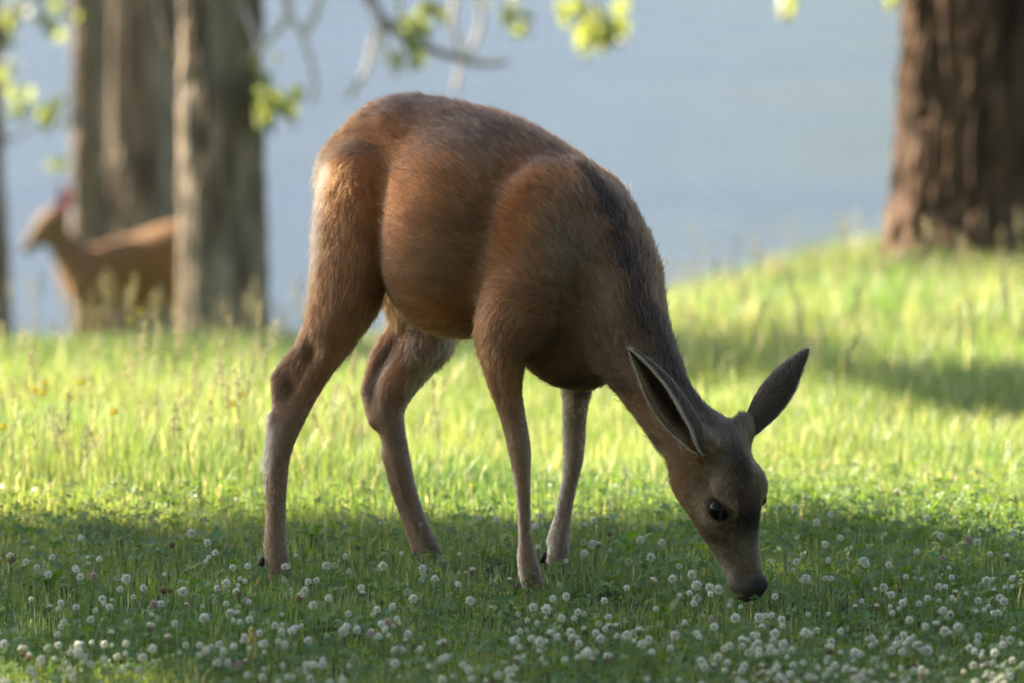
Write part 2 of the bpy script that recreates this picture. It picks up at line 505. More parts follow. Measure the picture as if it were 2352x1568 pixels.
# ------------------------------------------------------------------ tree outside the frame whose crown shades the doe
def shade_density(x, y):
    """how much foliage stands between the sun and this spot of ground"""
    sm = lambda a, b, t: np.clip((t - a) / (b - a), 0, 1) ** 2 * (3 - 2 * np.clip((t - a) / (b - a), 0, 1))
    d = sm(.76, .52, y + .25 * sm(.7, 1.1, x) + .05 * np.sin(x * 7) + .03 * np.sin(x * 17)) * sm(-2.9, -2.3, y)
    d = d * sm(1.6, .9, x + (y < -.3) * -1.5)
    lit = np.exp(-(((x + 1.1) / .75) ** 2 + ((y + 1.35) / .52) ** 2) ** 2)
    lit = np.maximum(lit, .75 * np.exp(-((x - 1.15) / .38) ** 2 - ((y + .02) / .2) ** 2) * (fbm(x * 6, y * 6, None, 2) > .42))
    lit = np.maximum(lit, .88 * np.exp(-((x - .72) / .42) ** 2 - ((y + .55) / .2) ** 2))
    d = d * (1 - .95 * lit)
    d = d * (1 - .75 * (fbm(x * 3.6 + 11, y * 5.2 + 4, None, 2) > .555))
    d = d * (1 - .62 * sm(.7, 1.0, x) * sm(-.45, -.65, y))
    return d

def shade_tree(label, n, xr, yr, dens, tr, seed, base):
    g = np.random.default_rng(seed)
    P2 = []
    while len(P2) < n:
        x = g.uniform(*xr, 4000); y = g.uniform(*yr, 4000)
        k = dens(x, y) > g.random(4000)
        P2.extend(np.column_stack([x[k], y[k]]))
    P2 = np.array(P2[:n])
    t = g.uniform(*tr, n)
    p = np.column_stack([P2, gz(P2[:, 0], P2[:, 1])]) + SUND * t[:, None]
    b = np.array([base[0], base[1], float(gz(base[0], base[1]))])
    T = empty('cottonwood_tree', b)
    tag(T, label, 'tree', 'cottonwood trees by the lake')
    h = p[:, 2].max() + .5
    v, f = trunk_mesh((0, 0, 0), .2, h - b[2], (0, 0), .35, .25, seed, na=64)
    obj('trunk', mesh_np('trunk', v, f, True), m_bark, T)
    for k in range(9):
        q2 = p[g.integers(0, n)] - b
        z0 = max(1.2, q2[2] - .8)
        q = catmull([(0, 0, z0), q2 * np.array([.5, .5, 1]) + np.array([0, 0, .1]), q2], 5)
        v, f = tube(q, np.linspace(.05, .008, len(q)), 6)
        obj('limb', mesh_np('limb', v, f, True), m_bark, T)
    v, f = leaf_cloud(p - b, .11, g)
    cr = obj('crown', mesh_np('crown', v, f), m_leaf, T); cr['kind'] = 'stuff'

shade_tree('broad leafy cottonwood beside the lawn shading the grazing doe', SHADE_N, (-2.2, 3.6), (-3.0, 1.1), shade_density, (9, 14.5), 51, (-9.6, 5.5))

def shade_mid(x, y):
    sm = lambda a, b, t: np.clip((t - a) / (b - a), 0, 1)
    a = sm(3.0, 3.5, y) * sm(4.9, 4.3, y) * (.3 + .5 * (fbm(x * 2.2 + 7, y * 2.2, None, 2) > .52)) * (x < .9)
    b = sm(2.2, 2.5, y + .15 * np.sin(x * 5)) * sm(3.7, 3.2, y) * sm(.9, 1.2, x) * (.12 + .6 * (fbm(x * 3.1, y * 3.1 + 6, None, 2) > .45))
    c = np.exp(-((x + .55) / .3) ** 2 - ((y - 3.9) / .5) ** 2)
    return np.clip(a + b * .9 + c * .8, 0, 1)
shade_tree('second leafy cottonwood beside the lawn shading strips of tall grass', 6000, (-2, 2.6), (1.6, 5.4), shade_mid, (8.5, 13.5), 52, (-8.2, 10.2))

# unseen trees added overhead and behind the camera to block sky light
def sky_block_tree(label, base, r, h, rx, ry, z0, z1, n, seed):
    g = np.random.default_rng(seed)
    b = np.array([base[0], base[1], float(gz(base[0], base[1]))])
    T = empty('cottonwood_tree', b)
    tag(T, label, 'tree', 'cottonwood trees by the lake')
    v, f = trunk_mesh((0, 0, 0), r, h, (0, 0), .35, .25, seed, na=48)
    obj('trunk', mesh_np('trunk', v, f, True), m_bark, T)
    cl = []
    for k in range(16):
        a = k * 2.4 + g.normal(0, .2); q = math.sqrt((k + .5) / 16)
        c = np.array([math.cos(a) * rx * q, math.sin(a) * ry * q, g.uniform(z0, z1) - b[2]])
        qd = catmull([(0, 0, max(2.0, c[2] - 2.2)), c * np.array([.5, .5, 1]) + np.array([0, 0, -.3]), c], 4)
        v, f = tube(qd, np.linspace(.1, .02, len(qd)), 6)
        obj('limb', mesh_np('limb', v, f, True), m_bark, T)
        cl.append(c)
    cl = np.array(cl)
    p = cl[g.integers(0, 16, n)] + g.normal(0, 1, (n, 3)) * np.array([rx * .2, ry * .2, .8])
    v, f = leaf_cloud(p, .22, g)
    cr = obj('crown', mesh_np('crown', v, f), m_leaf, T); cr['kind'] = 'stuff'
sky_block_tree('unseen tall spreading cottonwood added to block sky light, beside the lawn', (4.6, -7.5), .35, 11, 4.6, 4.2, 5.0, 9.5, 7000, 61)
sky_block_tree('unseen tall spreading cottonwood added to block sky light, on the sunny side', (-5.2, -8.5), .35, 11, 4.6, 4.2, 5.2, 9.5, 7000, 62)
sky_block_tree('unseen tall cottonwood added at the back to block sky light', (0.8, -19), .4, 13, 6, 4, 3.0, 11, 8000, 63)
sky_block_tree('unseen broad cottonwood added to block sky light, away from the sun', (9.5, -15), .4, 13, 5, 5, 2.5, 11, 8000, 64)
sky_block_tree('unseen broad cottonwood added to block sky light, towards the sun', (-9.5, -16), .4, 13, 5, 5, 2.5, 11, 8000, 65)
# ------------------------------------------------------------------ animals: body as one smooth implicit surface
class Field:
    def __init__(self, lo, hi, h):
        self.h = h
        self.lo = np.asarray(lo, float)
        self.n = np.ceil((np.asarray(hi, float) - self.lo) / h).astype(int) + 1
        self.F = np.full(tuple(self.n), 0.2, dtype=np.float32)
    def box(self, lo, hi):
        a = np.clip(np.floor((np.asarray(lo) - self.lo) / self.h).astype(int), 0, self.n - 1)
        b = np.clip(np.ceil((np.asarray(hi) - self.lo) / self.h).astype(int) + 1, 1, self.n)
        sl = tuple(slice(i, j) for i, j in zip(a, b))
        g = np.meshgrid(*[self.lo[k] + self.h * np.arange(a[k], b[k], dtype=np.float32) for k in range(3)], indexing='ij')
        return sl, np.stack(g, -1).astype(np.float32)
    def union(self, sl, d, k):
        a = self.F[sl]
        h = np.clip(0.5 + 0.5 * (a - d) / k, 0, 1)
        self.F[sl] = a * (1 - h) + d * h - k * h * (1 - h)
    def carve(self, sl, d, k):
        a = self.F[sl]
        h = np.clip(0.5 - 0.5 * (a + d) / k, 0, 1)
        self.F[sl] = a * (1 - h) + (-d) * h + k * h * (1 - h)
    def chain(self, pts, rad, k=0.02, lat=None, sq=1.0, sub=5):
        q = catmull(np.column_stack([pts, rad, np.broadcast_to(sq, (len(pts),))]), sub)
        p, r, s = q[:, :3].astype(np.float32), q[:, 3], q[:, 4]
        m = (r * np.maximum(1, s)).max() + k + 3 * self.h
        sl, X = self.box(p.min(0) - m, p.max(0) + m)
        D = np.full(X.shape[:3], 9.0, dtype=np.float32)
        if lat is not None: lat = unit(lat).astype(np.float32)
        for i in range(len(p) - 1):
            # local box
            mm = max(r[i] * max(1, s[i]), r[i + 1] * max(1, s[i + 1])) + k + 3 * self.h
            lo = np.minimum(p[i], p[i + 1]) - mm; hi = np.maximum(p[i], p[i + 1]) + mm
            o = X[0, 0, 0]
            a = np.clip(np.floor((lo - o) / self.h).astype(int), 0, None)
            b = np.ceil((hi - o) / self.h).astype(int) + 1
            ss = tuple(slice(x, y) for x, y in zip(a, b))
            Y = X[ss]
            d = p[i + 1] - p[i]; L = float(d @ d) + 1e-12
            w_ = Y - p[i]
            t = np.clip((w_ @ d) / L, 0, 1)
            e = w_ - t[..., None] * d
            rr = r[i] + (r[i + 1] - r[i]) * t
            e2 = (e * e).sum(-1)
            if lat is not None:
                sv = s[i] + (s[i + 1] - s[i]) * t
                la = e @ lat
                dn = np.sqrt(np.maximum(e2 - la * la + (la / sv) ** 2, 1e-12))
                dist = (dn - rr) * np.where(sv < 1, sv * 0.5 + 0.5, 1.0)
            else:
                dist = np.sqrt(e2) - rr
            D[ss] = np.minimum(D[ss], dist)
        self.union(sl, D, k)
        return q
    def ell(self, c, rad, axes=None, k=0.02, carve=False):
        rad = np.asarray(rad, dtype=np.float32)
        m = rad.max() + k + 3 * self.h
        sl, X = self.box(np.asarray(c) - m, np.asarray(c) + m)
        w_ = X - np.asarray(c, dtype=np.float32)
        if axes is not None: w_ = w_ @ np.asarray(axes, dtype=np.float32).T
        k0 = np.sqrt(((w_ / rad) ** 2).sum(-1))
        k1 = np.sqrt(((w_ / rad ** 2) ** 2).sum(-1)) + 1e-6
        d = k0 * (k0 - 1) / k1
        (self.carve if carve else self.union)(sl, d, k)
    def hit(self, px, py):
        """first surface point along the sight line"""
        d = ray(px, py)
        t = np.arange(10.5, 13.5, self.h * 0.5)
        p = CAM + d * t[:, None]
        i = np.round((p - self.lo) / self.h).astype(int)
        ok = ((i >= 0) & (i < self.n)).all(1)
        v = np.full(len(t), 1.0)
        v[ok] = self.F[i[ok, 0], i[ok, 1], i[ok, 2]]
        j = np.argmax(v < 0)
        return p[j] if v[j] < 0 else self.hit(px - 6, py)
    def nets(self, smooth=2):
        F = self.F; ins = F < 0
        cnt = np.zeros(tuple(self.n - 1), dtype=np.int8)
        cr = [(a, b, c) for a in (0, 1) for b in (0, 1) for c in (0, 1)]
        for a, b, c in cr:
            cnt += ins[a:a + self.n[0] - 1, b:b + self.n[1] - 1, c:c + self.n[2] - 1]
        idx = np.argwhere((cnt > 0) & (cnt < 8))
        vid = np.full(tuple(self.n - 1), -1, dtype=np.int32)
        vid[idx[:, 0], idx[:, 1], idx[:, 2]] = np.arange(len(idx))
        pos = np.zeros((len(idx), 3)); num = np.zeros(len(idx))
        for i, A in enumerate(cr):
            for B in cr[i + 1:]:
                if sum(abs(x - y) for x, y in zip(A, B)) != 1: continue
                A_, B_ = np.array(A), np.array(B)
                va = F[tuple((idx + A_).T)]; vb = F[tuple((idx + B_).T)]
                x = (va < 0) != (vb < 0)
                t = np.where(x, va / np.where(x, va - vb, 1), 0)
                pos += x[:, None] * (A_ + t[:, None] * (B_ - A_)); num += x
        v = self.lo + self.h * (idx + pos / num[:, None])
        faces = []
        for ax in range(3):
            o1, o2 = (ax + 1) % 3, (ax + 2) % 3
            s0 = [slice(1, -1)] * 3; s0[ax] = slice(0, -1)
            s1 = list(s0); s1[ax] = slice(1, None)
            a, b = ins[tuple(s0)], ins[tuple(s1)]
            e = np.argwhere(a != b)
            sg = a[tuple(e.T)]
            e = e + 1; e[:, ax] -= 1
            def cell(d1, d2):
                q = e.copy(); q[:, o1] -= d1; q[:, o2] -= d2
                return vid[tuple(q.T)]
            q = np.stack([cell(1, 1), cell(0, 1), cell(0, 0), cell(1, 0)], -1)
            q[~sg] = q[~sg][:, ::-1]
            faces.append(q)
        f = np.vstack(faces)
        f = f[(f >= 0).all(1)]
        ed = np.vstack([f[:, [0, 1]], f[:, [1, 2]], f[:, [2, 3]], f[:, [3, 0]]])
        for _ in range(smooth):
            acc = np.zeros_like(v); num = np.zeros(len(v))
            for a, b in ((0, 1), (1, 0)):
                for k in range(3): acc[:, k] += np.bincount(ed[:, a], v[ed[:, b], k], len(v))
                num += np.bincount(ed[:, a], minlength=len(v))
            v = 0.5 * v + 0.5 * acc / np.maximum(num, 1)[:, None]
        return v, f

def vnormals(v, f):
    n = np.cross(v[f[:, 2]] - v[f[:, 0]], v[f[:, 3]] - v[f[:, 1]])
    out = np.zeros_like(v)
    for i in range(4):
        for k in range(3): out[:, k] += np.bincount(f[:, i], n[:, k], len(v))
    return unit(out)

def JJ(rows):
    """rows (px, py, depth, radius px) -> points, radii"""
    p = np.array([P(a, b, c) for a, b, c, r in rows])
    return p, np.array([R(r * (1 - .19 * min(1, max(0, (b - 780) / 120)) if a < 1420 else 1.0), c) for a, b, c, r in rows])

LAT = np.array([math.sin(math.radians(28)), math.cos(math.radians(28)), 0.0])   # across the body
BODY_AX = np.array([math.cos(math.radians(28)), -math.sin(math.radians(28)), 0.0])
VOX = 0.005
fd = Field((-0.56, -0.62, -0.03), (0.68, 0.52, 1.02), VOX)
FLOW = []            # (points, tangents): which way the coat lies

def limb(rows, k=0.02, lat=None, sq=1.0, flow=1):
    p, r = JJ(rows)
    q = fd.chain(p, r, k, lat, sq)
    if flow:
        FLOW.append((q[:, :3], flow * unit(np.gradient(q[:, :3], axis=0)), q[:, 3]))
    return q

# trunk: pelvis - loin - ribs - shoulders
limb([(806, 405, .23, 66), (860, 365, .21, 100), (920, 345, .19, 122), (990, 372, .15, 146), (1070, 422, .11, 176),
      (1150, 468, .06, 190), (1230, 515, .01, 192), (1300, 570, -.04, 180), (1360, 640, -.09, 152)],
     lat=LAT, sq=np.array([.9, 1.0, 1.0, .86, .82, .82, .78, .72, .74]), flow=-1)
# belly
fd.ell(P(1063, 562, .03), (R(176, 0), .178, R(204, 0)), np.array([BODY_AX, LAT, np.cross(BODY_AX, LAT)]), k=0.07)
fd.ell(P(1085, 455, .06), (R(190, 0), .165, R(165, 0)), np.array([BODY_AX, LAT, np.cross(BODY_AX, LAT)]), k=0.06)
for rx, ry in ((1085, 455), (1125, 480), (1165, 505)):
    limb([(rx + 30, ry - 60, -.06, 9), (rx, ry, -.09, 11), (rx - 35, ry + 80, -.115, 10)], k=.03, flow=0)
limb([(905, 290, .12, 22), (930, 340, .095, 24), (912, 410, .08, 22)], k=.04, flow=0)
limb([(1040, 600, .01, 150), (1110, 625, -.02, 130), (1200, 660, -.05, 125), (1290, 720, -.07, 130)], k=.05, lat=LAT, sq=.85, flow=-1)
# hollow between ribs and shoulder blade, and in front of the thigh
limb([(1270, 760, -.07, 92), (1310, 800, -.07, 92), (1350, 806, -.08, 86)], k=.04, lat=LAT, sq=.9, flow=-1)
# near shoulder blade and upper arm
limb([(1300, 430, -.075, 52), (1258, 470, -.105, 84), (1228, 540, -.135, 96), (1216, 620, -.15, 104), (1198, 700, -.16, 96), (1158, 760, -.165, 64)], k=.035, lat=LAT, sq=.5, flow=0)
limb([(1315, 408, -.07, 20), (1240, 420, -.11, 26), (1190, 455, -.125, 24), (1168, 520, -.14, 22), (1155, 600, -.15, 22)], k=.035, flow=0)
fd.ell(P(1290, 640, -.15), (R(70, 0), .055, R(95, 0)), k=.05)
# far shoulder
limb([(1370, 480, .03, 80), (1400, 620, .03, 95), (1370, 740, .05, 75)], k=.04, lat=LAT, sq=.6, flow=0)
# neck
limb([(1340, 590, -.06, 158), (1390, 668, -.12, 136), (1435, 766, -.19, 112), (1478, 842, -.235, 92), (1520, 915, -.275, 78), (1570, 985, -.31, 76), (1620, 1035, -.345, 74)],
     k=.04, lat=unit([.55, .8, .2]), sq=np.array([.8, .78, .74, .74, .8, .85, .9]), flow=-1)
# near hind leg
limb([(838, 420, .12, 96), (822, 520, .085, 98), (808, 610, .07, 88), (790, 690, .055, 76), (756, 768, .035, 60), (722, 838, .02, 49), (694, 905, .01, 41),
      (672, 955, .0, 38), (652, 1003, -.005, 35), (641, 1060, -.005, 29), (638, 1130, -.005, 25.5), (635, 1205, -.005, 26), (634, 1262, -.005, 32), (641, 1308, -.012, 33), (650, 1345, -.02, 30)], k=.02)
limb([(796, 400, .2, 62), (784, 500, .17, 54), (786, 600, .12, 54), (792, 680, .08, 60)], k=.04, flow=1)
limb([(752, 752, .05, 30), (700, 800, .03, 22), (646, 858, .02, 17), (641, 872, .018, 19), (646, 930, .01, 26), (648, 990, .0, 26)], k=.018, flow=0)
limb([(655, 880, .015, 24), (700, 850, .02, 36)], k=.02, flow=0)
limb([(628, 960, .0, 17), (622, 1030, .0, 16), (617, 1100, .0, 12), (622, 1180, 0, 11), (621, 1260, 0, 17)], k=.012, flow=0)
for gx_, gy_, gd_ in ((712, 806, -.012), (690, 842, -.024), (668, 884, -.026)):
    fd.ell(P(gx_, gy_, gd_), (.013, .017, .022), k=.014, carve=True)
# far hind leg
limb([(930, 560, .27, 100), (975, 690, .26, 92), (983, 765, .245, 68), (950, 825, .235, 58), (912, 885, .225, 52), (893, 935, .22, 46), (900, 985, .215, 38),
      (915, 1050, .21, 33), (932, 1115, .21, 28), (953, 1180, .21, 26), (974, 1240, .21, 30), (995, 1285, .2, 33), (1012, 1322, .19, 29)], k=.02)
limb([(915, 765, .26, 28), (870, 830, .25, 24), (846, 884, .24, 18), (846, 904, .235, 20), (868, 960, .225, 30)], k=.018, flow=0)
limb([(885, 1040, .215, 13), (905, 1120, .215, 12), (940, 1215, .215, 12), (958, 1262, .215, 16)], k=.012, flow=0)
# near fore leg
limb([(1190, 690, -.16, 84), (1160, 768, -.165, 64), (1157, 850, -.16, 49), (1168, 915, -.155, 40), (1182, 975, -.15, 35), (1193, 1030, -.15, 32.5), (1197, 1075, -.15, 27),
      (1201, 1130, -.15, 21), (1204, 1190, -.15, 18.5), (1207, 1240, -.15, 20), (1211, 1290, -.155, 29), (1222, 1335, -.165, 32), (1230, 1362, -.17, 29)], k=.022)
# far fore leg
limb([(1340, 800, .06, 64), (1326, 880, .09, 42), (1320, 950, .1, 35), (1318, 1010, .11, 32), (1316, 1055, .115, 29), (1308, 1110, .12, 22.5),
      (1300, 1165, .12, 19), (1291, 1215, .12, 22), (1283, 1255, .115, 29), (1281, 1290, .105, 31), (1284, 1316, .1, 28)], k=.02)
limb([(1296, 1120, .12, 9), (1280, 1190, .12, 10), (1268, 1240, .12, 16)], k=.012, flow=0)
# head, built in its own frame: HN towards the forehead, HL towards the near side, HAX towards the nose
H0 = P(1636, 962, -.355); H1 = P(1744, 1360, -.365)
HAX = unit(H1 - H0)
HN = np.array([.63, -.77, .12]); HN = unit(HN - HAX * (HN @ HAX))
HL = np.cross(HN, HAX)
if HL[1] > 0: HL = -HL
HAXES = np.array([HL, HN, HAX])
def HP(l, n, a): return H0 + HL * l + HN * n + HAX * a
hs = np.array([(.045, .034, -.070, .046), (.075, .050, -.094, .058), (.11, .058, -.112, .064), (.165, .048, -.112, .060), (.212, .028, -.096, .046), (.258, .014, -.076, .038),
               (.30, .006, -.060, .0345), (.328, .0, -.052, .034), (.342, -.008, -.045, .028)])
hp_ = np.array([HP(0, (t + b) / 2, a) for a, t, b, w_ in hs]); hr_ = (hs[:, 1] - hs[:, 2]) / 2
q = fd.chain(hp_, hr_, .03, HL, hs[:, 3] / hr_)
FLOW.append((q[:, :3], -unit(np.gradient(q[:, :3], axis=0)), q[:, 3]))
for s in (1, -1):
    fd.ell(HP(s * .046, .027, .142), (.019, .015, .032), HAXES, k=.024)          # brow
    fd.ell(HP(s * .047, -.022, .172), (.016, .018, .045), HAXES, k=.02)          # cheek bone
    fd.ell(HP(s * .036, -.062, .105), (.030, .046, .055), HAXES, k=.03)          # jaw muscle
    fd.ell(HP(s * .043, .012, .212), (.010, .010, .016), HAXES, k=.016, carve=True)   # tear gland hollow
    fd.chain(np.array([HP(s * .028, .012, .05), HP(s * .044, .018, .042), HP(s * .056, .02, .028)]), np.array([.028, .026, .022]), .02)   # ear root
    fd.ell(HP(s * .069, .011, .167), (.019, .019, .023), HAXES, k=.010, carve=True)   # eye socket
fd.ell(HP(0, -.012, .335), (.033, .021, .019), HAXES, k=.012)                    # nose pad
fd.ell(HP(0, -.045, .318), (.026, .016, .026), HAXES, k=.012)                    # chin
for s in (1, -1):
    fd.ell(HP(s * .02, .002, .349), (.007, .008, .007), HAXES, k=.006, carve=True)

dv, df = fd.nets(3)
dn = vnormals(dv, df)

# coat colour by place on the body, some light and shade painted in (rest pose = this pose)
def coat(v, n, fl=True):
    px, py = to_px(v)
    y = v[:, 1]
    c = np.tile(np.array([0.235, 0.106, 0.046]), (len(v), 1))
    def blob(x, yy, rx, ry, colr, wt=1.0, ang=0, pw=2.0, cond=None):
        a = math.radians(ang)
        dx = (px - x) * math.cos(a) + (py - yy) * math.sin(a)
        dy = -(px - x) * math.sin(a) + (py - yy) * math.cos(a)
        w_ = wt * np.exp(-((dx / rx) ** 2 + (dy / ry) ** 2) ** (pw / 2))
        if cond is not None: w_ = w_ * cond
        nonlocal c
        c = c * (1 - w_[:, None]) + np.array(colr) * w_[:, None]
    up = np.clip(n[:, 2], 0, 1)
    rust = (0.38, 0.145, 0.046); grey = (0.105, 0.076, 0.05); dark = (0.016, 0.013, 0.012)
    tan = (0.25, 0.16, 0.095); pale = (0.42, 0.34, 0.26); brown = (0.15, 0.085, 0.048)
    blob(1050, 300, 300, 60, (0.13, 0.085, 0.058), .7, 28)
    blob(850, 420, 130, 110, rust, .5)
    blob(990, 600, 120, 120, tan, .5)
    blob(1080, 560, 70, 160, grey, .35, 15)
    blob(1130, 520, 60, 170, brown, .6, 20)
    blob(1180, 500, 45, 150, rust, .75, 12)  # sunlit shoulder ridge painted into the coat
    blob(1270, 400, 90, 40, rust, .7)  # top of the sunlit shoulder ridge, painted as well
    blob(1000, 740, 90, 50, rust, .7)  # warm light on the belly edge painted into the coat
    blob(1310, 610, 115, 190, grey, .85)
    blob(1430, 800, 90, 170, grey, .85, -25)
    blob(1540, 1000, 110, 110, (0.13, 0.088, 0.057), .9)
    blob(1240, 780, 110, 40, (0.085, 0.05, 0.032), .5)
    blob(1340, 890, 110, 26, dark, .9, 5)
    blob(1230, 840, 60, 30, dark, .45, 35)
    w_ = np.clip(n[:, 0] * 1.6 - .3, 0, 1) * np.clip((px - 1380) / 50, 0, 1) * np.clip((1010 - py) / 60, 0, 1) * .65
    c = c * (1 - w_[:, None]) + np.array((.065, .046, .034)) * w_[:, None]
    # dorsal line of the neck
    sp = catmull([(1350, 390, -.02, 16), (1400, 470, -.1, 34), (1445, 590, -.2, 46), (1478, 700, -.26, 46), (1520, 790, -.3, 46), (1575, 880, -.34, 44), (1640, 960, -.38, 38), (1676, 1030, -.4, 28)], 6)
    d = np.full(len(v), 9.0)
    for a in sp: d = np.minimum(d, np.hypot(px - a[0], py - a[1]) / a[3])
    d = d + .9 * (fbm(v[:, 0] * 60, v[:, 1] * 60, v[:, 2] * 60, 2) - .5)
    w_ = np.clip((1.5 - d) * .8, 0, 1) * .9 * (n[:, 0] * .8 - n[:, 1] * .4 + n[:, 2] * .4 > -.2)
    c = c * (1 - w_[:, None]) + np.array(dark) * w_[:, None]
    # spine top
    w_ = np.clip(n[:, 2] - .6, 0, .35) * 1.9 * np.clip((1360 - px) / 60, 0, 1) * np.clip((440 - py) / 80, 0, 1)
    c = c * (1 - w_[:, None]) + np.array((0.07, 0.05, 0.04)) * w_[:, None]
    # rump patch, back of thighs
    w_ = np.clip((-n[:, 0] - .74) * 3.4, 0, .42) * np.clip((790 - px) / 30, 0, 1) * np.clip((690 - py) / 150, 0, 1) * np.clip((py - 310) / 50, 0, 1)
    c = c * (1 - w_[:, None]) + np.array(pale) * .9 * w_[:, None]
    # legs: greyer below, insides pale, front edges brown
    leg = np.clip((py - 860) / 120, 0, 1) * (px < 1410)
    c = c * (1 - .88 * leg[:, None]) + np.array((0.155, 0.1, 0.064)) * .88 * leg[:, None]
    lown = np.clip((py - 1180) / 90, 0, 1) * (px < 1410)
    c = c * (1 - .4 * lown[:, None]) + np.array((0.15, 0.1, 0.068)) * .4 * lown[:, None]
    inner = np.clip((y - .16) * 14, 0, 1) * np.clip(-n[:, 1] * 1.3 + .1, 0, 1) * (py > 730) * np.clip((1000 - py) / 120, 0, 1) * (px > 930) * (px < 1080)
    c = c * (1 - inner[:, None] * .9) + np.array(pale) * inner[:, None] * .9
    inner = np.clip((y - .03) * 14, 0, 1) * (py > 860) * (px > 1240) * np.clip(-n[:, 0] * 1.4 + .25, 0, 1)
    c = c * (1 - inner[:, None] * .85) + np.array(pale) * inner[:, None] * .85
    edge = np.clip(-n[:, 0] * 2.2 - 1.1, 0, 1) * (py > 1080) * (px > 1140) * (px < 1260)
    c = c * (1 - edge[:, None] * .8) + np.array(pale) * edge[:, None] * .8
    blob(640, 880, 34, 60, (0.06, 0.04, 0.028), .75, 0)  # shade behind the hock painted into the coat
    blob(690, 800, 60, 20, (0.06, 0.04, 0.028), .6, -38)  # the same shade painted along the tendon
    blob(900, 800, 80, 26, (0.06, 0.035, 0.025), .85, -52)
    blob(862, 905, 40, 30, (0.07, 0.045, 0.03), .7)
    blob(870, 860, 46, 9, (0.38, 0.3, 0.22), .8, -55)
    blob(617, 1030, 9, 70, (0.42, 0.37, 0.32), .75, 3)
    blob(720, 850, 60, 20, (0.27, 0.13, 0.06), .6, -62)  # lit front of the leg painted as a lighter band
    blob(630, 1150, 6, 90, (.05, .035, .026), .55)  # shade of the tendon groove painted as a dark line
    blob(926, 1135, 7, 85, (.05, .035, .026), .55, -16)  # groove shade painted on the far hind leg
    blob(1290, 1170, 5, 70, (.08, .055, .04), .5, 12)  # groove shade painted on the far fore leg
    blob(1165, 960, 8, 120, (.36, .2, .11), .45, -9)
    # head
    ha = (v - H0) @ HAX
    hd = np.clip((ha + .03) / .04, 0, 1) * np.clip((px - 1500) / 70, 0, 1) * np.clip((px + .35 * py - 1935) / 70, 0, 1)
    c = c * (1 - hd[:, None]) + np.array((0.125, 0.09, 0.06)) * hd[:, None]
    blob(1590, 1180, 50, 110, (0.25, 0.185, 0.135), .7, -18)
    blob(1696, 1075, 30, 80, (0.03, 0.024, 0.02), .85, -12)
    blob(1722, 1140, 26, 60, (0.075, 0.052, 0.036), .6, -10)
    blob(1728, 1195, 36, 34, (0.03, 0.025, 0.024), .85)
    blob(1670, 1195, 44, 22, (0.05, 0.04, 0.03), .7, 15)
    blob(1645, 1164, 38, 27, (0.02, 0.016, 0.014), .9, 20, 3)
    blob(1612, 1135, 26, 12, (0.22, 0.165, 0.12), .55, -30)
    blob(1612, 1165, 12, 34, (0.34, 0.27, 0.21), .75, -8)
    blob(1725, 1275, 44, 50, (0.14, 0.115, 0.1), .7, -15)
    blob(1668, 1330, 22, 50, (0.42, 0.36, 0.31), .8, -35)
    blob(1700, 1350, 30, 26, (0.05, 0.042, 0.04), .75)
    blob(1748, 1345, 32, 30, (0.012, 0.011, 0.011), .96, pw=4)
    hl = (v - H0) @ HL; hn = (v - H0) @ HN
    for l0, a0, wl, wa, cc_, wt in ((0, .10, .017, .05, (.022, .017, .014), .9), (0, .2, .028, .024, (.022, .018, .017), .9), (0, .155, .03, .03, (.07, .045, .03), .6)):
        w_ = wt * np.exp(-((hl - l0) / wl) ** 2 - ((ha - a0) / wa) ** 2) * (hn > 0) * (px > 1560)
        c = c * (1 - w_[:, None]) + np.array(cc_) * w_[:, None]
    for s_ in (1, -1):
        ed_ = np.sqrt(((ha - .165) / 1.1) ** 2 + ((hn - .012)) ** 2)
        w_ = .6 * np.exp(-((ed_ - .0285) / .006) ** 2) * (hl * s_ > .03) * (px > 1560)
        c = c * (1 - w_[:, None]) + np.array((.27, .2, .145)) * w_[:, None]
    nz = fbm(v[:, 0] * 22, v[:, 1] * 22, v[:, 2] * 22, 3)
    nz2 = fbm(v[:, 0] * 7 + 9, v[:, 1] * 7, v[:, 2] * 7, 2)
    c = c * (0.55 + 0.45 * nz + 0.32 * nz2)[:, None]
    return np.clip(c, .004, .9)

m_coat, n_, b_, o_ = mat('deer_coat')
a_ = N(n_, 'ShaderNodeAttribute', attribute_name='col')
n_.links.new(a_.outputs['Color'], b_.inputs['Base Color'])
b_.inputs['Roughness'].default_value = 0.75
b_.inputs['Specular IOR Level'].default_value = 0.15
m_fur, n_, b_, o_ = mat('deer_fur')
a_ = N(n_, 'ShaderNodeAttribute', attribute_name='col')
n_.nodes.remove(b_)
hb = N(n_, 'ShaderNodeBsdfHairPrincipled')
hb.parametrization = 'COLOR'
n_.links.new(a_.outputs['Color'], hb.inputs['Color'])
hb.inputs['Roughness'].default_value = 0.42
hb.inputs['Radial Roughness'].default_value = 0.7
hb.inputs['IOR'].default_value = 1.38
n_.links.new(hb.outputs[0], o_.inputs[0])
m_horn = noise_mat('hoof_horn', (0.006, 0.006, 0.007), (0.02, 0.018, 0.017), 40, 0.4, 0.2)
m_eye, n_, b_, o_ = mat('eye_glossy_black')
b_.inputs['Base Color'].default_value = (0.006, 0.004, 0.003, 1)
b_.inputs['Roughness'].default_value = 0.1
b_.inputs['Specular IOR Level'].default_value = 0.14
m_lid = noise_mat('eyelid_skin', (0.01, 0.008, 0.007), (0.02, 0.015, 0.012), 60, 0.8, spec=.1)

ORIG = np.array([0.0, 0.0, 0.0])
deer = empty('grazing_deer', ORIG)
tag(deer, 'brown mule deer doe with long dark ears lowered to graze among white clover', 'deer')
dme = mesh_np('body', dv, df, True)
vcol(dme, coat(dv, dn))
obj('body', dme, m_coat, deer)

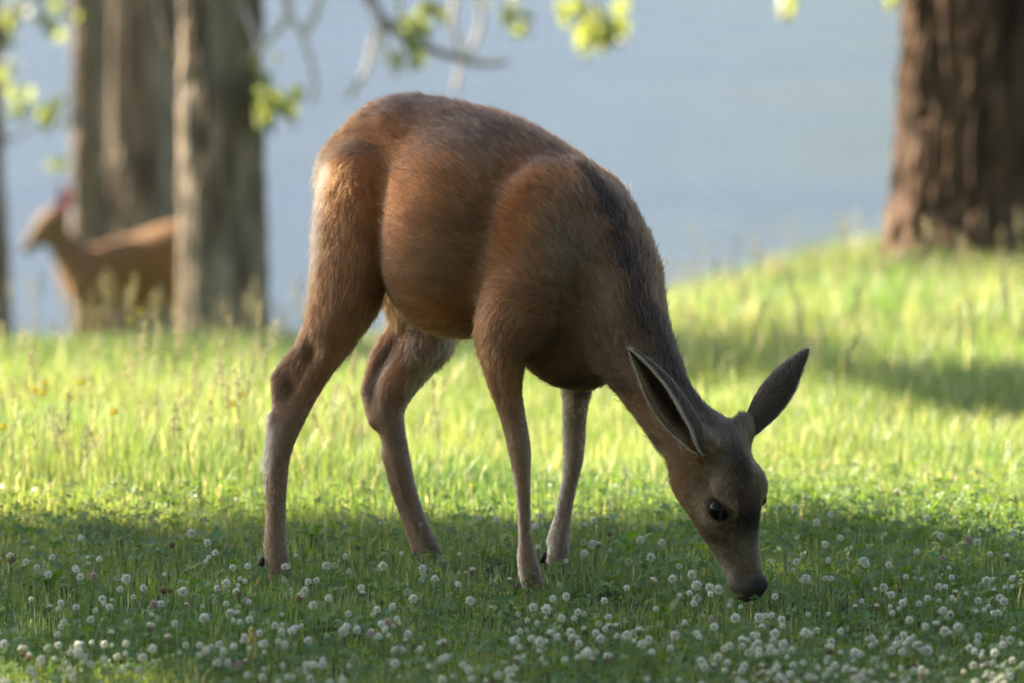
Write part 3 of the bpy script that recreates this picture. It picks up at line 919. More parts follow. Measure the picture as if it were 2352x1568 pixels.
FP = np.vstack([a for a, b, c in FLOW]); FT = np.vstack([b for a, b, c in FLOW]); FR = np.concatenate([c for a, b, c in FLOW])

def flow_at(p):
    out = np.zeros_like(p)
    for i in range(0, len(p), 20000):
        q = p[i:i + 20000]
        d = ((q[:, None, :] - FP[None]) ** 2).sum(-1)
        d = np.sqrt(d) / FR[None]
        w_ = 1.0 / (d ** 6 + .02)
        out[i:i + 20000] = w_ @ FT / w_.sum(1)[:, None]
    return out

def make_fur(name, v, f, n, count, length, colr, flow, parent, material, lift=0.26, rr=(0.0004, 0.00014), seed=3, fuzz=.28):
    g = np.random.default_rng(seed)
    tri = np.vstack([f[:, [0, 1, 2]], f[:, [0, 2, 3]]]) if f.shape[1] == 4 else f
    ar = np.linalg.norm(np.cross(v[tri[:, 1]] - v[tri[:, 0]], v[tri[:, 2]] - v[tri[:, 0]]), axis=1)
    L_v = length(v)
    # short coat needs more hairs
    wt = ar * (0.012 / np.maximum(L_v[tri].mean(1), .004)) ** .7
    t = g.choice(len(tri), count, p=wt / wt.sum())
    a = g.random((count, 2)); fl = a.sum(1) > 1; a[fl] = 1 - a[fl]
    bc = np.column_stack([1 - a.sum(1), a])
    tv = tri[t]
    p = (v[tv] * bc[..., None]).sum(1)
    nn = unit((n[tv] * bc[..., None]).sum(1))
    guard = g.random(count) < .05
    L = (L_v[tv] * bc).sum(1) * (0.6 + .7 * g.random(count)) * np.where(guard, 1.5, 1.0)
    fw = flow(p)
    fw = unit(fw - nn * (fw * nn).sum(1)[:, None])
    clump = np.column_stack([fbm(p[:, 0] * 45 + k * 31, p[:, 1] * 45, p[:, 2] * 45, 2) - .5 for k in range(3)])
    sh = np.clip(L / .02, .3, 1)[:, None]
    fw = unit(fw + clump * .75 * sh + g.normal(0, fuzz * .5, (count, 3)) * sh)
    d0 = unit(fw + nn * ((lift + .25 * g.random(count) + .3 * guard) * (.85 + .15 * sh[:, 0]))[:, None])
    d1 = unit(fw + nn * (lift * .45 + .1 * g.normal(0, 1, count))[:, None])
    K = 4
    pts = np.zeros((count, K, 3), dtype=np.float32)
    pts[:, 0] = p - nn * .0002
    for j in range(1, K):
        s = (j - .5) / (K - 1)
        pts[:, j] = pts[:, j - 1] + unit(d0 * (1 - s) + d1 * s) * (L / (K - 1))[:, None]
    cu = bpy.data.hair_curves.new(name)
    cu.add_curves([K] * count)
    cu.attributes['position'].data.foreach_set('vector', pts.ravel())
    ra = cu.attributes.get('radius') or cu.attributes.new('radius', 'FLOAT', 'POINT')
    r = np.linspace(rr[0], rr[1], K)[None] * (0.8 + .5 * g.random((count, 1)))
    ra.data.foreach_set('value', r.astype(np.float32).ravel())
    ca = cu.attributes.new('col', 'FLOAT_COLOR', 'CURVE')
    cc = np.ones((count, 4), dtype=np.float32)
    cl2 = .45 + 1.1 * fbm(p[:, 0] * 130, p[:, 1] * 130, p[:, 2] * 130, 2)
    cc[:, :3] = np.clip(colr(p, nn) ** 1.12 * .92 * cl2[:, None] * (0.35 + 1.15 * g.random(count) ** 1.3)[:, None], .003, .95)
    ca.data.foreach_set('color', cc.ravel())
    cu.materials.append(material)
    return link(bpy.data.objects.new(name, cu), parent)

def fur_len(v):
    px, py = to_px(v)
    L = np.full(len(v), .017)
    leg = np.clip((py - 800) / 150, 0, 1) * (px < 1410)
    L = L * (1 - leg) + .0042 * leg
    hd = np.clip((px + .35 * py - 1930) / 80, 0, 1) * np.clip((py - 930) / 60, 0, 1)
    L = L * (1 - hd) + .007 * hd
    nose = np.exp(-(((px - 1748) / 34) ** 2 + ((py - 1348) / 30) ** 2) ** 2)
    L = L * (1 - nose) + .0012 * nose
    L = L + .008 * np.exp(-((px - 745) / 40) ** 2 - ((py - 420) / 130) ** 2)
    L = L + .012 * np.exp(-((px - 617) / 14) ** 2 - ((py - 1040) / 75) ** 2)
    L = L + .006 * np.exp(-((px - 1340) / 90) ** 2 - ((py - 890) / 25) ** 2)
    eye = np.exp(-((px - 1640) / 26) ** 2 - ((py - 1162) / 22) ** 2)
    return L * (1 - .8 * eye)

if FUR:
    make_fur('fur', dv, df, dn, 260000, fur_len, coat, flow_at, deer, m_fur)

def uvsphere(c, axes, rad, nu=20, nv=12):
    th = np.linspace(0, math.pi, nv + 1)[:, None]; ph = np.linspace(0, 2 * math.pi, nu, endpoint=False)[None]
    q = np.stack([np.sin(th) * np.cos(ph), np.sin(th) * np.sin(ph), np.cos(th) * np.ones_like(ph)], -1).reshape(-1, 3) * rad
    v = np.asarray(c) + q @ np.asarray(axes)
    i = np.arange(nv)[:, None] * nu; j = np.arange(nu)[None]; j2 = (j + 1) % nu
    f = np.stack([i + j, i + j2, i + nu + j2, i + nu + j], -1).reshape(-1, 4)
    return v, f

for s in (1, -1):
    v, f = uvsphere(HP(s * (.051 if s > 0 else .046), .010, .167), HAXES, np.array([.0195, .021, .0225]))
    e = obj('eye', mesh_np('eye', v, f, True), m_eye, deer)
    # skin lid: a cap over the upper part of the eyeball and a rim below
    a = np.linspace(0, 2 * math.pi, 29)
    rim = np.array([HP(s * ((.0605 if s > 0 else .0535) + .002 * math.cos(t)), .011 + .0165 * math.cos(t), .167 + .0195 * math.sin(t)) for t in a])
    v, f = tube(rim, .0026, 6, False)
    obj('eyelid', mesh_np('eyelid', v, f, True), m_lid, e)

# ears: rolled leaf shells with thickness
def ear_shell(base, tip, opening, width, curl, bend=.0, base_w=.45):
    base = np.asarray(base); tip = np.asarray(tip)
    ax = tip - base; L = np.linalg.norm(ax); ax = ax / L
    op = unit(opening - ax * (np.asarray(opening) @ ax))
    sd = np.cross(ax, op)
    nu, nv = 26, 15
    u = np.linspace(0, 1, nu)
    wd = width * np.interp(u, [0, .12, .3, .45, .62, .8, .92, 1], [base_w, .72, .95, 1.0, .86, .5, .24, .03])
    V = []; Nn = []
    for i in range(nu):
        cu = curl * np.interp(u[i], [0, .25, .6, 1], [1.7, 1.15, .9, .7])
        for j in range(nv):
            a = (j / (nv - 1) * 2 - 1) * cu
            rr = wd[i] / max(cu, .3)
            off = sd * math.sin(a) * rr * .8 + op * (1 - math.cos(a)) * rr
            V.append(base + ax * u[i] * L + off - op * rr * .45 * min(1, u[i] * 4 + .3) + op * bend * math.sin(u[i] * math.pi))
            Nn.append(-sd * math.sin(a) * -1 * -1 * -1 - op * math.cos(a))
    V = np.array(V); Nn = unit(np.array(Nn))
    th = .0022
    outer = V + Nn * th; inner = V - Nn * th
    i = np.arange(nu - 1)[:, None] * nv; j = np.arange(nv - 1)[None]
    q = np.stack([i + j, i + j + 1, i + nv + j + 1, i + nv + j], -1).reshape(-1, 4)
    n = nu * nv
    ring = np.concatenate([np.arange(nv), np.arange(1, nu) * nv + nv - 1, ((nu - 1) * nv + np.arange(nv - 2, -1, -1)), np.arange(nu - 2, 0, -1) * nv])
    r2 = np.roll(ring, -1)
    rim = np.stack([ring, r2, r2 + n, ring + n], -1)
    v = np.vstack([outer, inner]); f = np.vstack([q, q[:, ::-1] + n, rim])
    uu = np.repeat(u, nv); vv_ = np.tile(np.abs(np.linspace(-1, 1, nv)), nu)
    return v, f, np.vstack([Nn, -Nn]), np.concatenate([uu, uu]), np.concatenate([vv_, vv_]), np.concatenate([np.zeros(n), np.ones(n)]), ax

m_ear, n_, b_, o_ = mat('ear_skin')
a_ = N(n_, 'ShaderNodeAttribute', attribute_name='col')
n_.links.new(a_.outputs['Color'], b_.inputs['Base Color'])
b_.inputs['Roughness'].default_value = 0.8
b_.inputs['Specular IOR Level'].default_value = 0.08

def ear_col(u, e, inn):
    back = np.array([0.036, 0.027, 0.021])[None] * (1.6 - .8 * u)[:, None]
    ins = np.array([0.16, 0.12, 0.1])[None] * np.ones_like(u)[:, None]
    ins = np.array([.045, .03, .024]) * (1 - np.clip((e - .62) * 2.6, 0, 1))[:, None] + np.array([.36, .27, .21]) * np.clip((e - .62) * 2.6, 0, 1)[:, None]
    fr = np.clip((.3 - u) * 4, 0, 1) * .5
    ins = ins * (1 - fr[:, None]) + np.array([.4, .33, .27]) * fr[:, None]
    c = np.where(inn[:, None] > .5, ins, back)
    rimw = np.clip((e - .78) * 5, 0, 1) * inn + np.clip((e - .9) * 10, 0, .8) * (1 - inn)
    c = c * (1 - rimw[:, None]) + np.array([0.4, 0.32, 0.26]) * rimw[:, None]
    return c

for base, tip, opn, wd, cl, sd_, bn in (
        (HP(.044, .018, .05), P(1444, 799, -.47), np.array([-.72, -.72, -.4]), .074, 1.65, 5, -.006),
        (HP(-.046, .018, .045), P(1857, 801, -.25), np.array([.45, .85, -.3]), .057, 1.45, 6, -.006)):
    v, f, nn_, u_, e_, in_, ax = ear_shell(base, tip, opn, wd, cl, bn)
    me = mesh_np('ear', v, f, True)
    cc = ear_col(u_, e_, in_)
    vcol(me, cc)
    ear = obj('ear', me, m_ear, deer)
    if FUR:
        from mathutils.kdtree import KDTree
        kd = KDTree(len(v))
        for i, x in enumerate(v): kd.insert(x, i)
        kd.balance()
        lookup = lambda p, n, kd=kd, cc=cc: cc[[kd.find(x)[1] for x in p]]
        make_fur('ear_fur', v, f, nn_, 9000, lambda q: np.full(len(q), .008), lookup, lambda q, ax=ax: np.tile(ax, (len(q), 1)), ear, m_fur, .25, (.0003, .0001), sd_)

# hooves and dewclaws
def hoof_toe(c, fw, up, L=.034, w_=.017, h=.03):
    fw = unit(fw); up = unit(np.asarray(up) - fw * (np.asarray(up) @ fw)); sd = np.cross(fw, up)
    prof = [(-.4, 0, .8), (-.1, 0, 1.0), (.35, 0, .8), (.62, 0, .25)]
    rows = []
    for x, _, ww in prof:
        top = h * (0.95 - .9 * max(0, x) * 1.2)
        top = max(top, .004)
        rows.append([c + fw * L * x + sd * w_ * ww * a + up * b for a, b in ((-.5, 0), (-.5, top * .7), (-.2, top), (.2, top), (.5, top * .7), (.5, 0))])
    v = np.array(rows).reshape(-1, 3)
    k = 6; f = []
    for i in range(3):
        for j in range(k):
            f.append([i * k + j, i * k + (j + 1) % k, (i + 1) * k + (j + 1) % k, (i + 1) * k + j])
    return v, [np.array(f), np.array([[0, 1, 2, 3, 4, 5], [23, 22, 21, 20, 19, 18]])]

for (px, py, y), dirx in (((655, 1352, -.03), (.8, -.5, 0)), ((1020, 1328, .18), (.9, -.4, 0)), ((1235, 1368, -.18), (.8, -.6, 0)), ((1288, 1322, .09), (.8, -.6, 0))):
    c = P(px, py, y); c = np.array([c[0], c[1], c[2] - .012])
    fw = unit(dirx); sd = np.array([-fw[1], fw[0], 0])
    for s in (-1, 1):
        v, f = hoof_toe(c + sd * s * .0105, unit(fw + sd * s * .12), (0, 0, 1))
        obj('hoof', mesh_np('hoof', v, f), m_horn, deer)
for (px, py, y), tilt in (((600, 1292, -.012), (-.25, -.2, -1)), ((967, 1300, .18), (-.1, -.1, -1)), ((1248, 1280, .08), (-.35, -.1, -1)), ((1190, 1350, -.19), (-.1, -.2, -1)), ((612, 1300, .03), (-.2, .1, -1))):
    ax = unit(tilt); b1 = unit(np.cross(ax, [0, 1, .1])); b2 = np.cross(ax, b1)
    v, f = uvsphere(P(px, py, y), np.array([b1, b2, ax]), np.array([.0065, .006, .0125]), 12, 8)
    obj('dewclaw', mesh_np('dewclaw', v, f, True), m_horn, deer)
# tail, lying against the far side of the rump
tp = np.array([P(756, 372, .28), P(742, 420, .31), P(738, 480, .32), P(741, 545, .31)])
tq = catmull(np.column_stack([tp, [.018, .02, .018, .006]]), 5)
v, f = tube(tq[:, :3], tq[:, 3], 10)
me = mesh_np('tail', v, f, True); vcol(me, np.where((v[:, 2] < P(741, 510, .31)[2])[:, None], [.02, .018, .016], [.5, .45, .38]))
obj('tail', me, m_coat, deer)
# ------------------------------------------------------------------ the second deer, standing beyond the bank
D2 = 11.0
fd2 = Field((P(20, 784, D2)[0], D2 - .35, P(300, 1020, D2)[2] - .1), (P(640, 784, D2)[0], D2 + .35, P(300, 400, D2)[2]), .011)
fd_keep, fd = fd, fd2
LAT2 = np.array([0, 1, 0])
limb([(196, 632, D2, 58), (250, 622, D2, 64), (330, 606, D2, 72), (410, 590, D2, 82), (470, 596, D2, 74), (505, 615, D2, 56)], lat=LAT2, sq=.8, flow=0)
limb([(225, 640, D2, 62), (320, 640, D2, 72), (410, 636, D2, 78), (470, 630, D2, 66)], k=.03, lat=LAT2, sq=.8, flow=0)
limb([(200, 640, D2, 60), (170, 600, D2, 42), (138, 555, D2, 32), (126, 515, D2, 30)], k=.03, flow=0)
limb([(128, 500, D2, 29), (108, 518, D2, 29), (85, 547, D2, 21), (60, 572, D2, 13)], k=.02, lat=LAT2, sq=.8, flow=0)
for x0, x1, dy in ((195, 188, -.07), (232, 246, .07)):
    limb([(x0, 660, D2 + dy, 36), (x0 - 3, 730, D2 + dy, 22), (x1, 800, D2 + dy, 15), (x1, 860, D2 + dy, 14), (x1, 950, D2 + dy, 10), (x1 - 4, 1010, D2 + dy, 13)], k=.03, flow=0)
for x0, dy in ((462, -.08), (430, .08)):
    limb([(x0, 620, D2 + dy, 62), (x0 + 2, 700, D2 + dy, 44), (x0 + 30, 780, D2 + dy, 20), (x0 + 34, 830, D2 + dy, 15), (x0 + 22, 920, D2 + dy, 11), (x0 + 14, 1010, D2 + dy, 14)], k=.03, flow=0)
v, f = fd2.nets(2)
v = v
n2 = vnormals(v, f)
px, py = to_px(v)
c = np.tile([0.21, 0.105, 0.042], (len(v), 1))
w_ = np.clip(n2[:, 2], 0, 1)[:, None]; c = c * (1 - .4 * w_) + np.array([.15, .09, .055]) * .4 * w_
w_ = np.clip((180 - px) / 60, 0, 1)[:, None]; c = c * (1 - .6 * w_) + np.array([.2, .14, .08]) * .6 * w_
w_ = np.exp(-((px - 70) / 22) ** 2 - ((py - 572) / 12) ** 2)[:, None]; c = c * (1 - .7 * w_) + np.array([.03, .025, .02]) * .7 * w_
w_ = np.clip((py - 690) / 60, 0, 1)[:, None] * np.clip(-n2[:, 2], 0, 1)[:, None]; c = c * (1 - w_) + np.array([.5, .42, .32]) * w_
c = c * (.8 + .4 * fbm(v[:, 0] * 25, v[:, 1] * 25, v[:, 2] * 25, 2))[:, None]
deer2 = empty('standing_deer', (0, D2, 0))
tag(deer2, 'second tan deer with raised head and red backlit ear, standing behind trees', 'deer')
off = np.array([0, D2, 0])
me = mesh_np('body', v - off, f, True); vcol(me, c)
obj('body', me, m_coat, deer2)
fd = fd_keep
m_ear2 = foliage_mat('thin_backlit_ear', .6, (1.0, .2, .08), .0, const=(.27, .075, .04))
for base, tip, opn in ((P(134, 500, D2 - .03), P(138, 418, D2 - .05), np.array([-.8, -.3, 0])), (P(142, 500, D2 + .04), P(158, 425, D2 + .1), np.array([-.6, .4, 0]))):
    vv, ff, *_ = ear_shell(base, tip, opn, .033, .9)
    obj('ear', mesh_np('ear', vv - off, ff, True), m_ear2, deer2)
vv, ff = uvsphere(P(104, 512, D2 - .042) - off, np.eye(3), np.array([.011, .008, .011]), 10, 6)
obj('eye', mesh_np('eye', vv, ff, True), m_eye, deer2)
tp = catmull([P(520, 590, D2), P(548, 620, D2), P(552, 670, D2)], 4) - off
vv, ff = tube(tp, np.linspace(.018, .008, len(tp)), 8)
me = mesh_np('tail', vv, ff, True); vcol(me, np.tile([.4, .33, .26], (len(vv), 1)))
obj('tail', me, m_coat, deer2)
# ------------------------------------------------------------------ grass, clover, flowers
m_grass = foliage_mat('grass_blade', .55, (2.5, 2.3, 1.65), .08, rough=.5)
m_clover = foliage_mat('clover_leaf', .4, (1.9, 1.8, .5), .05)
m_petal = foliage_mat('clover_petal', .35, (1, 1, .95), .02)
m_stem = foliage_mat('green_stem', .3, (1.3, 1.3, .6), .05, const=(.14, .22, .06))
m_stalk = foliage_mat('straw_stalk', .5, (1.15, 1.1, .8), .06)

def blades(x, y, h, wdt, bend, g, colr):
    n = len(x)
    z = gz(x, y) - .004
    a = g.random(n) * 6.283
    bd = np.column_stack([np.cos(a), np.sin(a), np.zeros(n)])
    a2 = a + math.pi / 2 + g.normal(0, .5, n)
    sd = np.column_stack([np.cos(a2), np.sin(a2), np.zeros(n)])
    p = np.column_stack([x, y, z])
    ts = [0, .4, .75, 1.0]
    ws = [.8, 1.0, .7]
    V = []
    for k in range(3):
        c = p + bd * (bend * h * ts[k] ** 2)[:, None] + np.array([0, 0, 1]) * (h * ts[k] * (1 - .25 * bend * ts[k]))[:, None]
        V += [c - sd * (wdt * ws[k] * .5)[:, None], c + sd * (wdt * ws[k] * .5)[:, None]]
    V.append(p + bd * (bend * h)[:, None] + np.array([0, 0, 1]) * (h * (1 - .25 * bend))[:, None])
    v = np.stack(V, 1).reshape(-1, 3)
    b = np.arange(n)[:, None] * 7
    f4 = np.vstack([b + np.array([[0, 1, 3, 2]]), b + np.array([[2, 3, 5, 4]])])
    f3 = b + np.array([[4, 5, 6]])
    return v, [f4, f3], np.repeat(colr, 7, axis=0)

def grass_colour(x, y, g, dry=.06):
    n = len(x)
    t = np.clip(fbm(x * 1.7 + 3, y * 1.7 + 8, None, 2) * 1.2 - .1 + g.normal(0, .22, n), 0, 1)[:, None]
    c = np.array([0.055, 0.12, 0.022]) * (1 - t) + np.array([0.15, 0.19, 0.045]) * t
    d = (g.random(n) < dry)[:, None]
    c = np.where(d, np.array([.36, .32, .19]), c)
    return c * (.75 + .5 * g.random(n))[:, None]

def grass_zone(name, label, n, xr, yr, hfun, wr, g, dry=.06, wedge=0.0):
    x = g.uniform(xr[0], xr[1], n); y = g.uniform(yr[0], yr[1], n)
    cl = fbm(x * 6, y * 6, None, 2)
    k = cl + g.normal(0, .12, n) > .33
    x, y = x[k], y[k]
    h = hfun(x, y) * (.45 + .8 * g.random(len(x)))
    v, f, c = blades(x, y, h, g.uniform(wr[0], wr[1], len(x)), np.clip(g.normal(.17, .16, len(x)), .02, 1.0), g, grass_colour(x, y, g, dry))
    mb = MB().add(v, f, c)
    o = obj(name, mb.build(name, False), m_grass)
    tag(o, label, 'grass', None, 'stuff')

gg = np.random.default_rng(11)
ss = lambda a, b, t: np.clip((t - a) / (b - a), 0, 1) ** 2 * (3 - 2 * np.clip((t - a) / (b - a), 0, 1))
def tall(x, y):
    left = ss(.4, -.5, x)
    base = .042 + .03 * ss(.9, 2.2, y) + left * .07 * ss(.85, 1.4, y) * ss(5, 3.5, y) + .035 * ss(2.0, 3.5, y)
    base = base + .03 * ss(5.2, 6.6, y) * ss(.2, 1.2, x)
    return base * (.7 + .6 * fbm(x * 2.5 + 1, y * 2.5, None, 2))
grass_zone('lawn_grass', 'short green lawn grass around the grazing doe hooves', int(150000 * GD), (-1.9, 1.9), (-2.0, 1.0), tall, (.0012, .0026), gg, .03)
grass_zone('meadow_grass', 'taller yellow green grass lit by sun behind the doe', int(190000 * GD), (-2.3, 2.3), (1.0, 3.2), tall, (.0010, .0021), gg, .09)
grass_zone('bank_grass', 'tall sunlit grass along the top of the bank', int(150000 * GD), (-3.0, 3.0), (3.2, 9.0), tall, (.0016, .0032), gg, .12)
def outer(x, y): return tall(x, y) * 1.1
def zone_outer(n):
    x = gg.uniform(-9, 9, n); y = gg.uniform(-8, 12, n)
    k = ~((np.abs(x) < 1.8) & (y > -1.9) & (y < 8.8)) & (np.hypot(x, y + 12) > 1.5)
    x, y = x[k], y[k]
    v, f, c = blades(x, y, outer(x, y) * gg.uniform(.6, 1.3, len(x)), gg.uniform(.004, .009, len(x)), gg.uniform(.1, .9, len(x)), gg, grass_colour(x, y, gg))
    o = obj('meadow_fringe', MB().add(v, f, c).build('meadow_fringe', False), m_grass)
    tag(o, 'grass spreading out to either side of the lawn', 'grass', None, 'stuff')
zone_outer(int(60000 * GD))

# clover leaves: three notched leaflets each
def clover_leaves(n, xr, yr, g, dens):
    x = g.uniform(*xr, n); y = g.uniform(*yr, n)
    k = dens(x, y) > g.random(n)
    x, y = x[k], y[k]; n = len(x)
    h = g.uniform(.018, .055, n)
    L = g.uniform(.007, .0125, n)
    up = unit(np.column_stack([g.normal(0, .38, n), g.normal(-.1, .38, n), np.ones(n)]))
    a0 = g.random(n) * 6.283
    e1 = unit(np.cross(up, np.array([.3, .9, .1]))); e2 = np.cross(up, e1)
    c = np.column_stack([x, y, gz(x, y) + h])
    V = []
    for k in range(3):
        a = a0 + k * 2.0944
        d = e1 * np.cos(a)[:, None] + e2 * np.sin(a)[:, None]
        s = np.cross(up, d)
        for lx, ly, lz in ((.08, 0, 0), (.45, .42, .1), (.92, .44, .16), (1.02, 0, .02), (.92, -.44, .16), (.45, -.42, .1)):
            V.append(c + d * (L * lx)[:, None] + s * (L * ly)[:, None] + up * (L * lz)[:, None])
    v = np.stack(V, 1).reshape(-1, 3)
    b = np.arange(n)[:, None] * 18
    f = np.vstack([b + 6 * k + np.array([[0, 1, 2, 3]]) for k in range(3)] + [b + 6 * k + np.array([[0, 3, 4, 5]]) for k in range(3)])
    t = g.random(n)[:, None]
    col_ = np.array([.05, .12, .02]) * (1 - t) + np.array([.13, .21, .035]) * t
    o = obj('clover_leaves', MB().add(v, f, np.repeat(col_, 18, axis=0)).build('clover_leaves', False), m_clover)
    tag(o, 'low carpet of dark green clover leaves in the lawn', 'clover', None, 'stuff')
def cl_dens(x, y):
    return np.clip(.25 + 1.1 * (fbm(x * 2.3 + 2, y * 2.3 + 5, None, 2) - .3) + .3 * ss(0, .8, x), 0, 1) * ss(1.6, .7, y)
clover_leaves(int(30000 * GD), (-1.8, 1.8), (-1.9, 1.6), gg, cl_dens)

# clover flower heads
def floret_head(seed, style):
    g = np.random.default_rng(seed)
    mb = MB()
    n = 54
    r = .0084
    for i in range(n):
        zz = 1 - 2 * (i + .5) / n
        ph = i * 2.39996 + g.normal(0, .12)
        zz = np.clip(zz + g.normal(0, .05), -1, 1)
        q = math.sqrt(max(0, 1 - zz * zz))
        d = np.array([q * math.cos(ph), q * math.sin(ph), zz])
        if style == 'browning' and zz < .0 or style == 'wilted':
            d = unit(d + np.array([0, 0, -.9]))
        else:
            d = unit(d + np.array([0, 0, .55]))
        root = np.array([q * math.cos(ph) * .35, q * math.sin(ph) * .35, zz * .4 + .05]) * r
        L = r * g.uniform(.75, 1.05) * (.8 if style == 'wilted' else 1)
        s = unit(np.cross(d, [.2, .3, .9])); u2 = np.cross(d, s)
        wv = r * .17
        v = [root, root + d * L * .6 + s * wv, root + d * L * .55 + u2 * wv, root + d * L * .6 - s * wv, root + d * L * .55 - u2 * wv, root + d * L]
        f = [[0, 1, 2], [0, 2, 3], [0, 3, 4], [0, 4, 1], [5, 2, 1], [5, 3, 2], [5, 4, 3], [5, 1, 4]]
        if style == 'fresh': tipc = np.array([.87, .87, .78]); basec = np.array([.5, .56, .34])
        elif style == 'pink': tipc = np.array([.62, .46, .44]); basec = np.array([.4, .3, .25])
        elif style == 'browning':
            tipc = np.array([.86, .83, .72]) if zz > .0 else np.array([.34, .22, .15]); basec = np.array([.36, .34, .2]) if zz > 0 else np.array([.2, .12, .08])
        elif style == 'bud': tipc = np.array([.5, .6, .36]) if zz > .3 else np.array([.72, .75, .6]); basec = np.array([.3, .4, .2])
        else: tipc = np.array([.24, .13, .085]); basec = np.array([.12, .07, .05])
        k = g.uniform(.85, 1.1)
        mb.add(np.array(v), np.array(f), np.clip(np.array([basec, tipc * .92, tipc * .92, tipc * .92, tipc * .92, tipc]) * k, 0, .88))
    me = mb.build('flower_head', False)
    me.materials.append(m_petal)
    return me
STY = ['fresh', 'fresh', 'fresh', 'browning', 'browning', 'pink', 'bud', 'wilted']
HEADS = [(s_, floret_head(200 + i, s_)) for i, s_ in enumerate(STY)]
def stem_mesh(seed):
    g = np.random.default_rng(seed)
    q = catmull([(0, 0, 0), (g.normal(0, .05), g.normal(0, .05), .5), (0, 0, 1)], 3)
    a = np.linspace(0, 6.283, 5, endpoint=False)
    v, f = tube(q, 1.0, 5, False)
    # radius is set below through object scale on x and y, so keep path thin and radius separate
    qq = np.repeat(q, 5, axis=0)
    v = qq + (v - qq) * np.array([.0009, .0009, 0])
    me = mesh_np('stem', v, f, True)
    me.materials.append(m_stem)
    return me
def stem_var(L, lean, g):
    q = catmull([(-lean[0] * L, -lean[1] * L, -L), (-lean[0] * L * .35 + g.normal(0, .002), -lean[1] * L * .35, -L * .5), (0, 0, -.002)], 3)
    v, f = tube(q, np.linspace(.0011, .0008, len(q)), 5, False)
    me = mesh_np('stem', v, f, True); me.materials.append(m_stem)
    return me
STEMS = []
for i in range(14):
    L = .05 + .008 * (i % 7)
    STEMS.append((L, stem_var(L, gg.normal(0, .12, 2), gg)))
CL_LABEL = {'fresh': 'round white clover flower head on a thin green stem in the lawn',
            'browning': 'white clover flower head with brown drooping lower petals in the lawn',
            'pink': 'pinkish clover flower head on a thin stem in the lawn',
            'bud': 'small greenish white clover bud on a thin stem in the lawn',
            'wilted': 'wilted brown clover flower head on a thin stem in the lawn'}
def clover_label(sty, size, p):
    look = {'fresh': 'round white clover flower', 'browning': 'white clover flower with brown lower petals', 'pink': 'pinkish clover flower', 'bud': 'greenish white clover bud', 'wilted': 'wilted brown clover flower'}[sty]
    look = ('large ' if size > 1.0 else 'small ' if size < .78 else '') + look
    hv = [(np.array(P(652, 1350, -.02)), 'by the doe near hind hoof'), (np.array(P(1015, 1326, .19)), 'by the doe far hind hoof'),
          (np.array(P(1230, 1364, -.17)), 'by the doe near front hoof'), (np.array(P(1285, 1318, .1)), 'by the doe far front hoof'), (np.array(P(1735, 1360, -.36)), 'beside the grazing doe muzzle')]
    d = [np.hypot(*(p - h)[:2]) for h, w_ in hv]
    k = int(np.argmin(d))
    if d[k] < .17: w_ = hv[k][1]
    elif p[1] > .42: w_ = 'at the lawn shade edge beyond the doe'
    elif p[1] < -.72 and p[0] < -.45: w_ = 'in the sunlit patch by the pale stalk'
    elif p[1] < -.6 and p[0] > .35: w_ = 'in dense clover before the doe muzzle'
    elif p[0] > .6: w_ = 'in the lawn ahead of the muzzle'
    elif p[0] < -.55: w_ = 'in shaded lawn behind the hind legs'
    elif p[0] > .1: w_ = 'in shaded lawn between hooves and muzzle'
    else: w_ = 'in shaded lawn alongside the doe belly'
    return (look + ' ' + w_), 'clover ' + w_
clover_spots = []
def try_clover(px, py):
    clover_spots.append((px, py))
cg = np.random.default_rng(77)
# clusters read off the photograph (display pixels of the flower heads)
for px, py in [(1190, 1410), (1225, 1395), (1255, 1400), (1290, 1420), (1270, 1375), (1300, 1370), (1185, 1470), (1240, 1475), (1310, 1452), (1345, 1450), (1380, 1468),
               (1440, 1460), (1475, 1480), (1490, 1470), (1395, 1510), (1550, 1460), (1600, 1455), (1640, 1440), (1690, 1420), (1745, 1420), (1780, 1455), (1800, 1480),
               (1850, 1455), (1875, 1450), (1930, 1450), (1905, 1490), (1965, 1500), (2010, 1520), (2060, 1480), (2090, 1470), (2130, 1495), (2170, 1450), (2200, 1440), (2245, 1475),
               (2285, 1500), (2320, 1470), (1770, 1490), (1720, 1500), (1650, 1510), (1610, 1520), (1545, 1330), (1500, 1335), (1495, 1280), (1470, 1240), (1400, 1225), (1405, 1195),
               (1375, 1250), (1445, 1290), (1360, 1250), (1630, 1350), (1600, 1345), (1560, 1300), (1520, 1245), (1590, 1320), (1340, 1245), (1600, 1375), (1650, 1355), (1440, 1350),
               (185, 1325), (215, 1325), (270, 1328), (175, 1395), (140, 1385), (355, 1390), (375, 1355), (395, 1250), (440, 1225), (345, 1190), (290, 1330), (330, 1350), (420, 1360),
               (520, 1340), (545, 1360), (570, 1300), (620, 1215), (295, 1430), (345, 1440), (385, 1465), (240, 1480), (290, 1478), (350, 1490), (110, 1490), (180, 1500), (120, 1280),
               (25, 1280), (60, 1290), (10, 1480), (470, 1420), (530, 1410), (800, 1410), (750, 1460), (790, 1450), (850, 1455), (890, 1430), (935, 1360), (950, 1375), (880, 1300),
               (1000, 1330), (720, 1390), (690, 1370), (750, 1300), (830, 1350), (1080, 1380), (1100, 1190), (1140, 1195), (1240, 1185), (2030, 1350), (2265, 1335), (2225, 1240), (2245, 1245),
               (1895, 1250), (1875, 1200), (1930, 1235), (1985, 1290), (1830, 1290), (1780, 1370), (1850, 1330), (1910, 1180), (1825, 1165), (2060, 1130), (2130, 1190), (2160, 1230), (580, 1410), (610, 1400)]:
    try_clover(px, py)
NHAND = len(clover_spots)
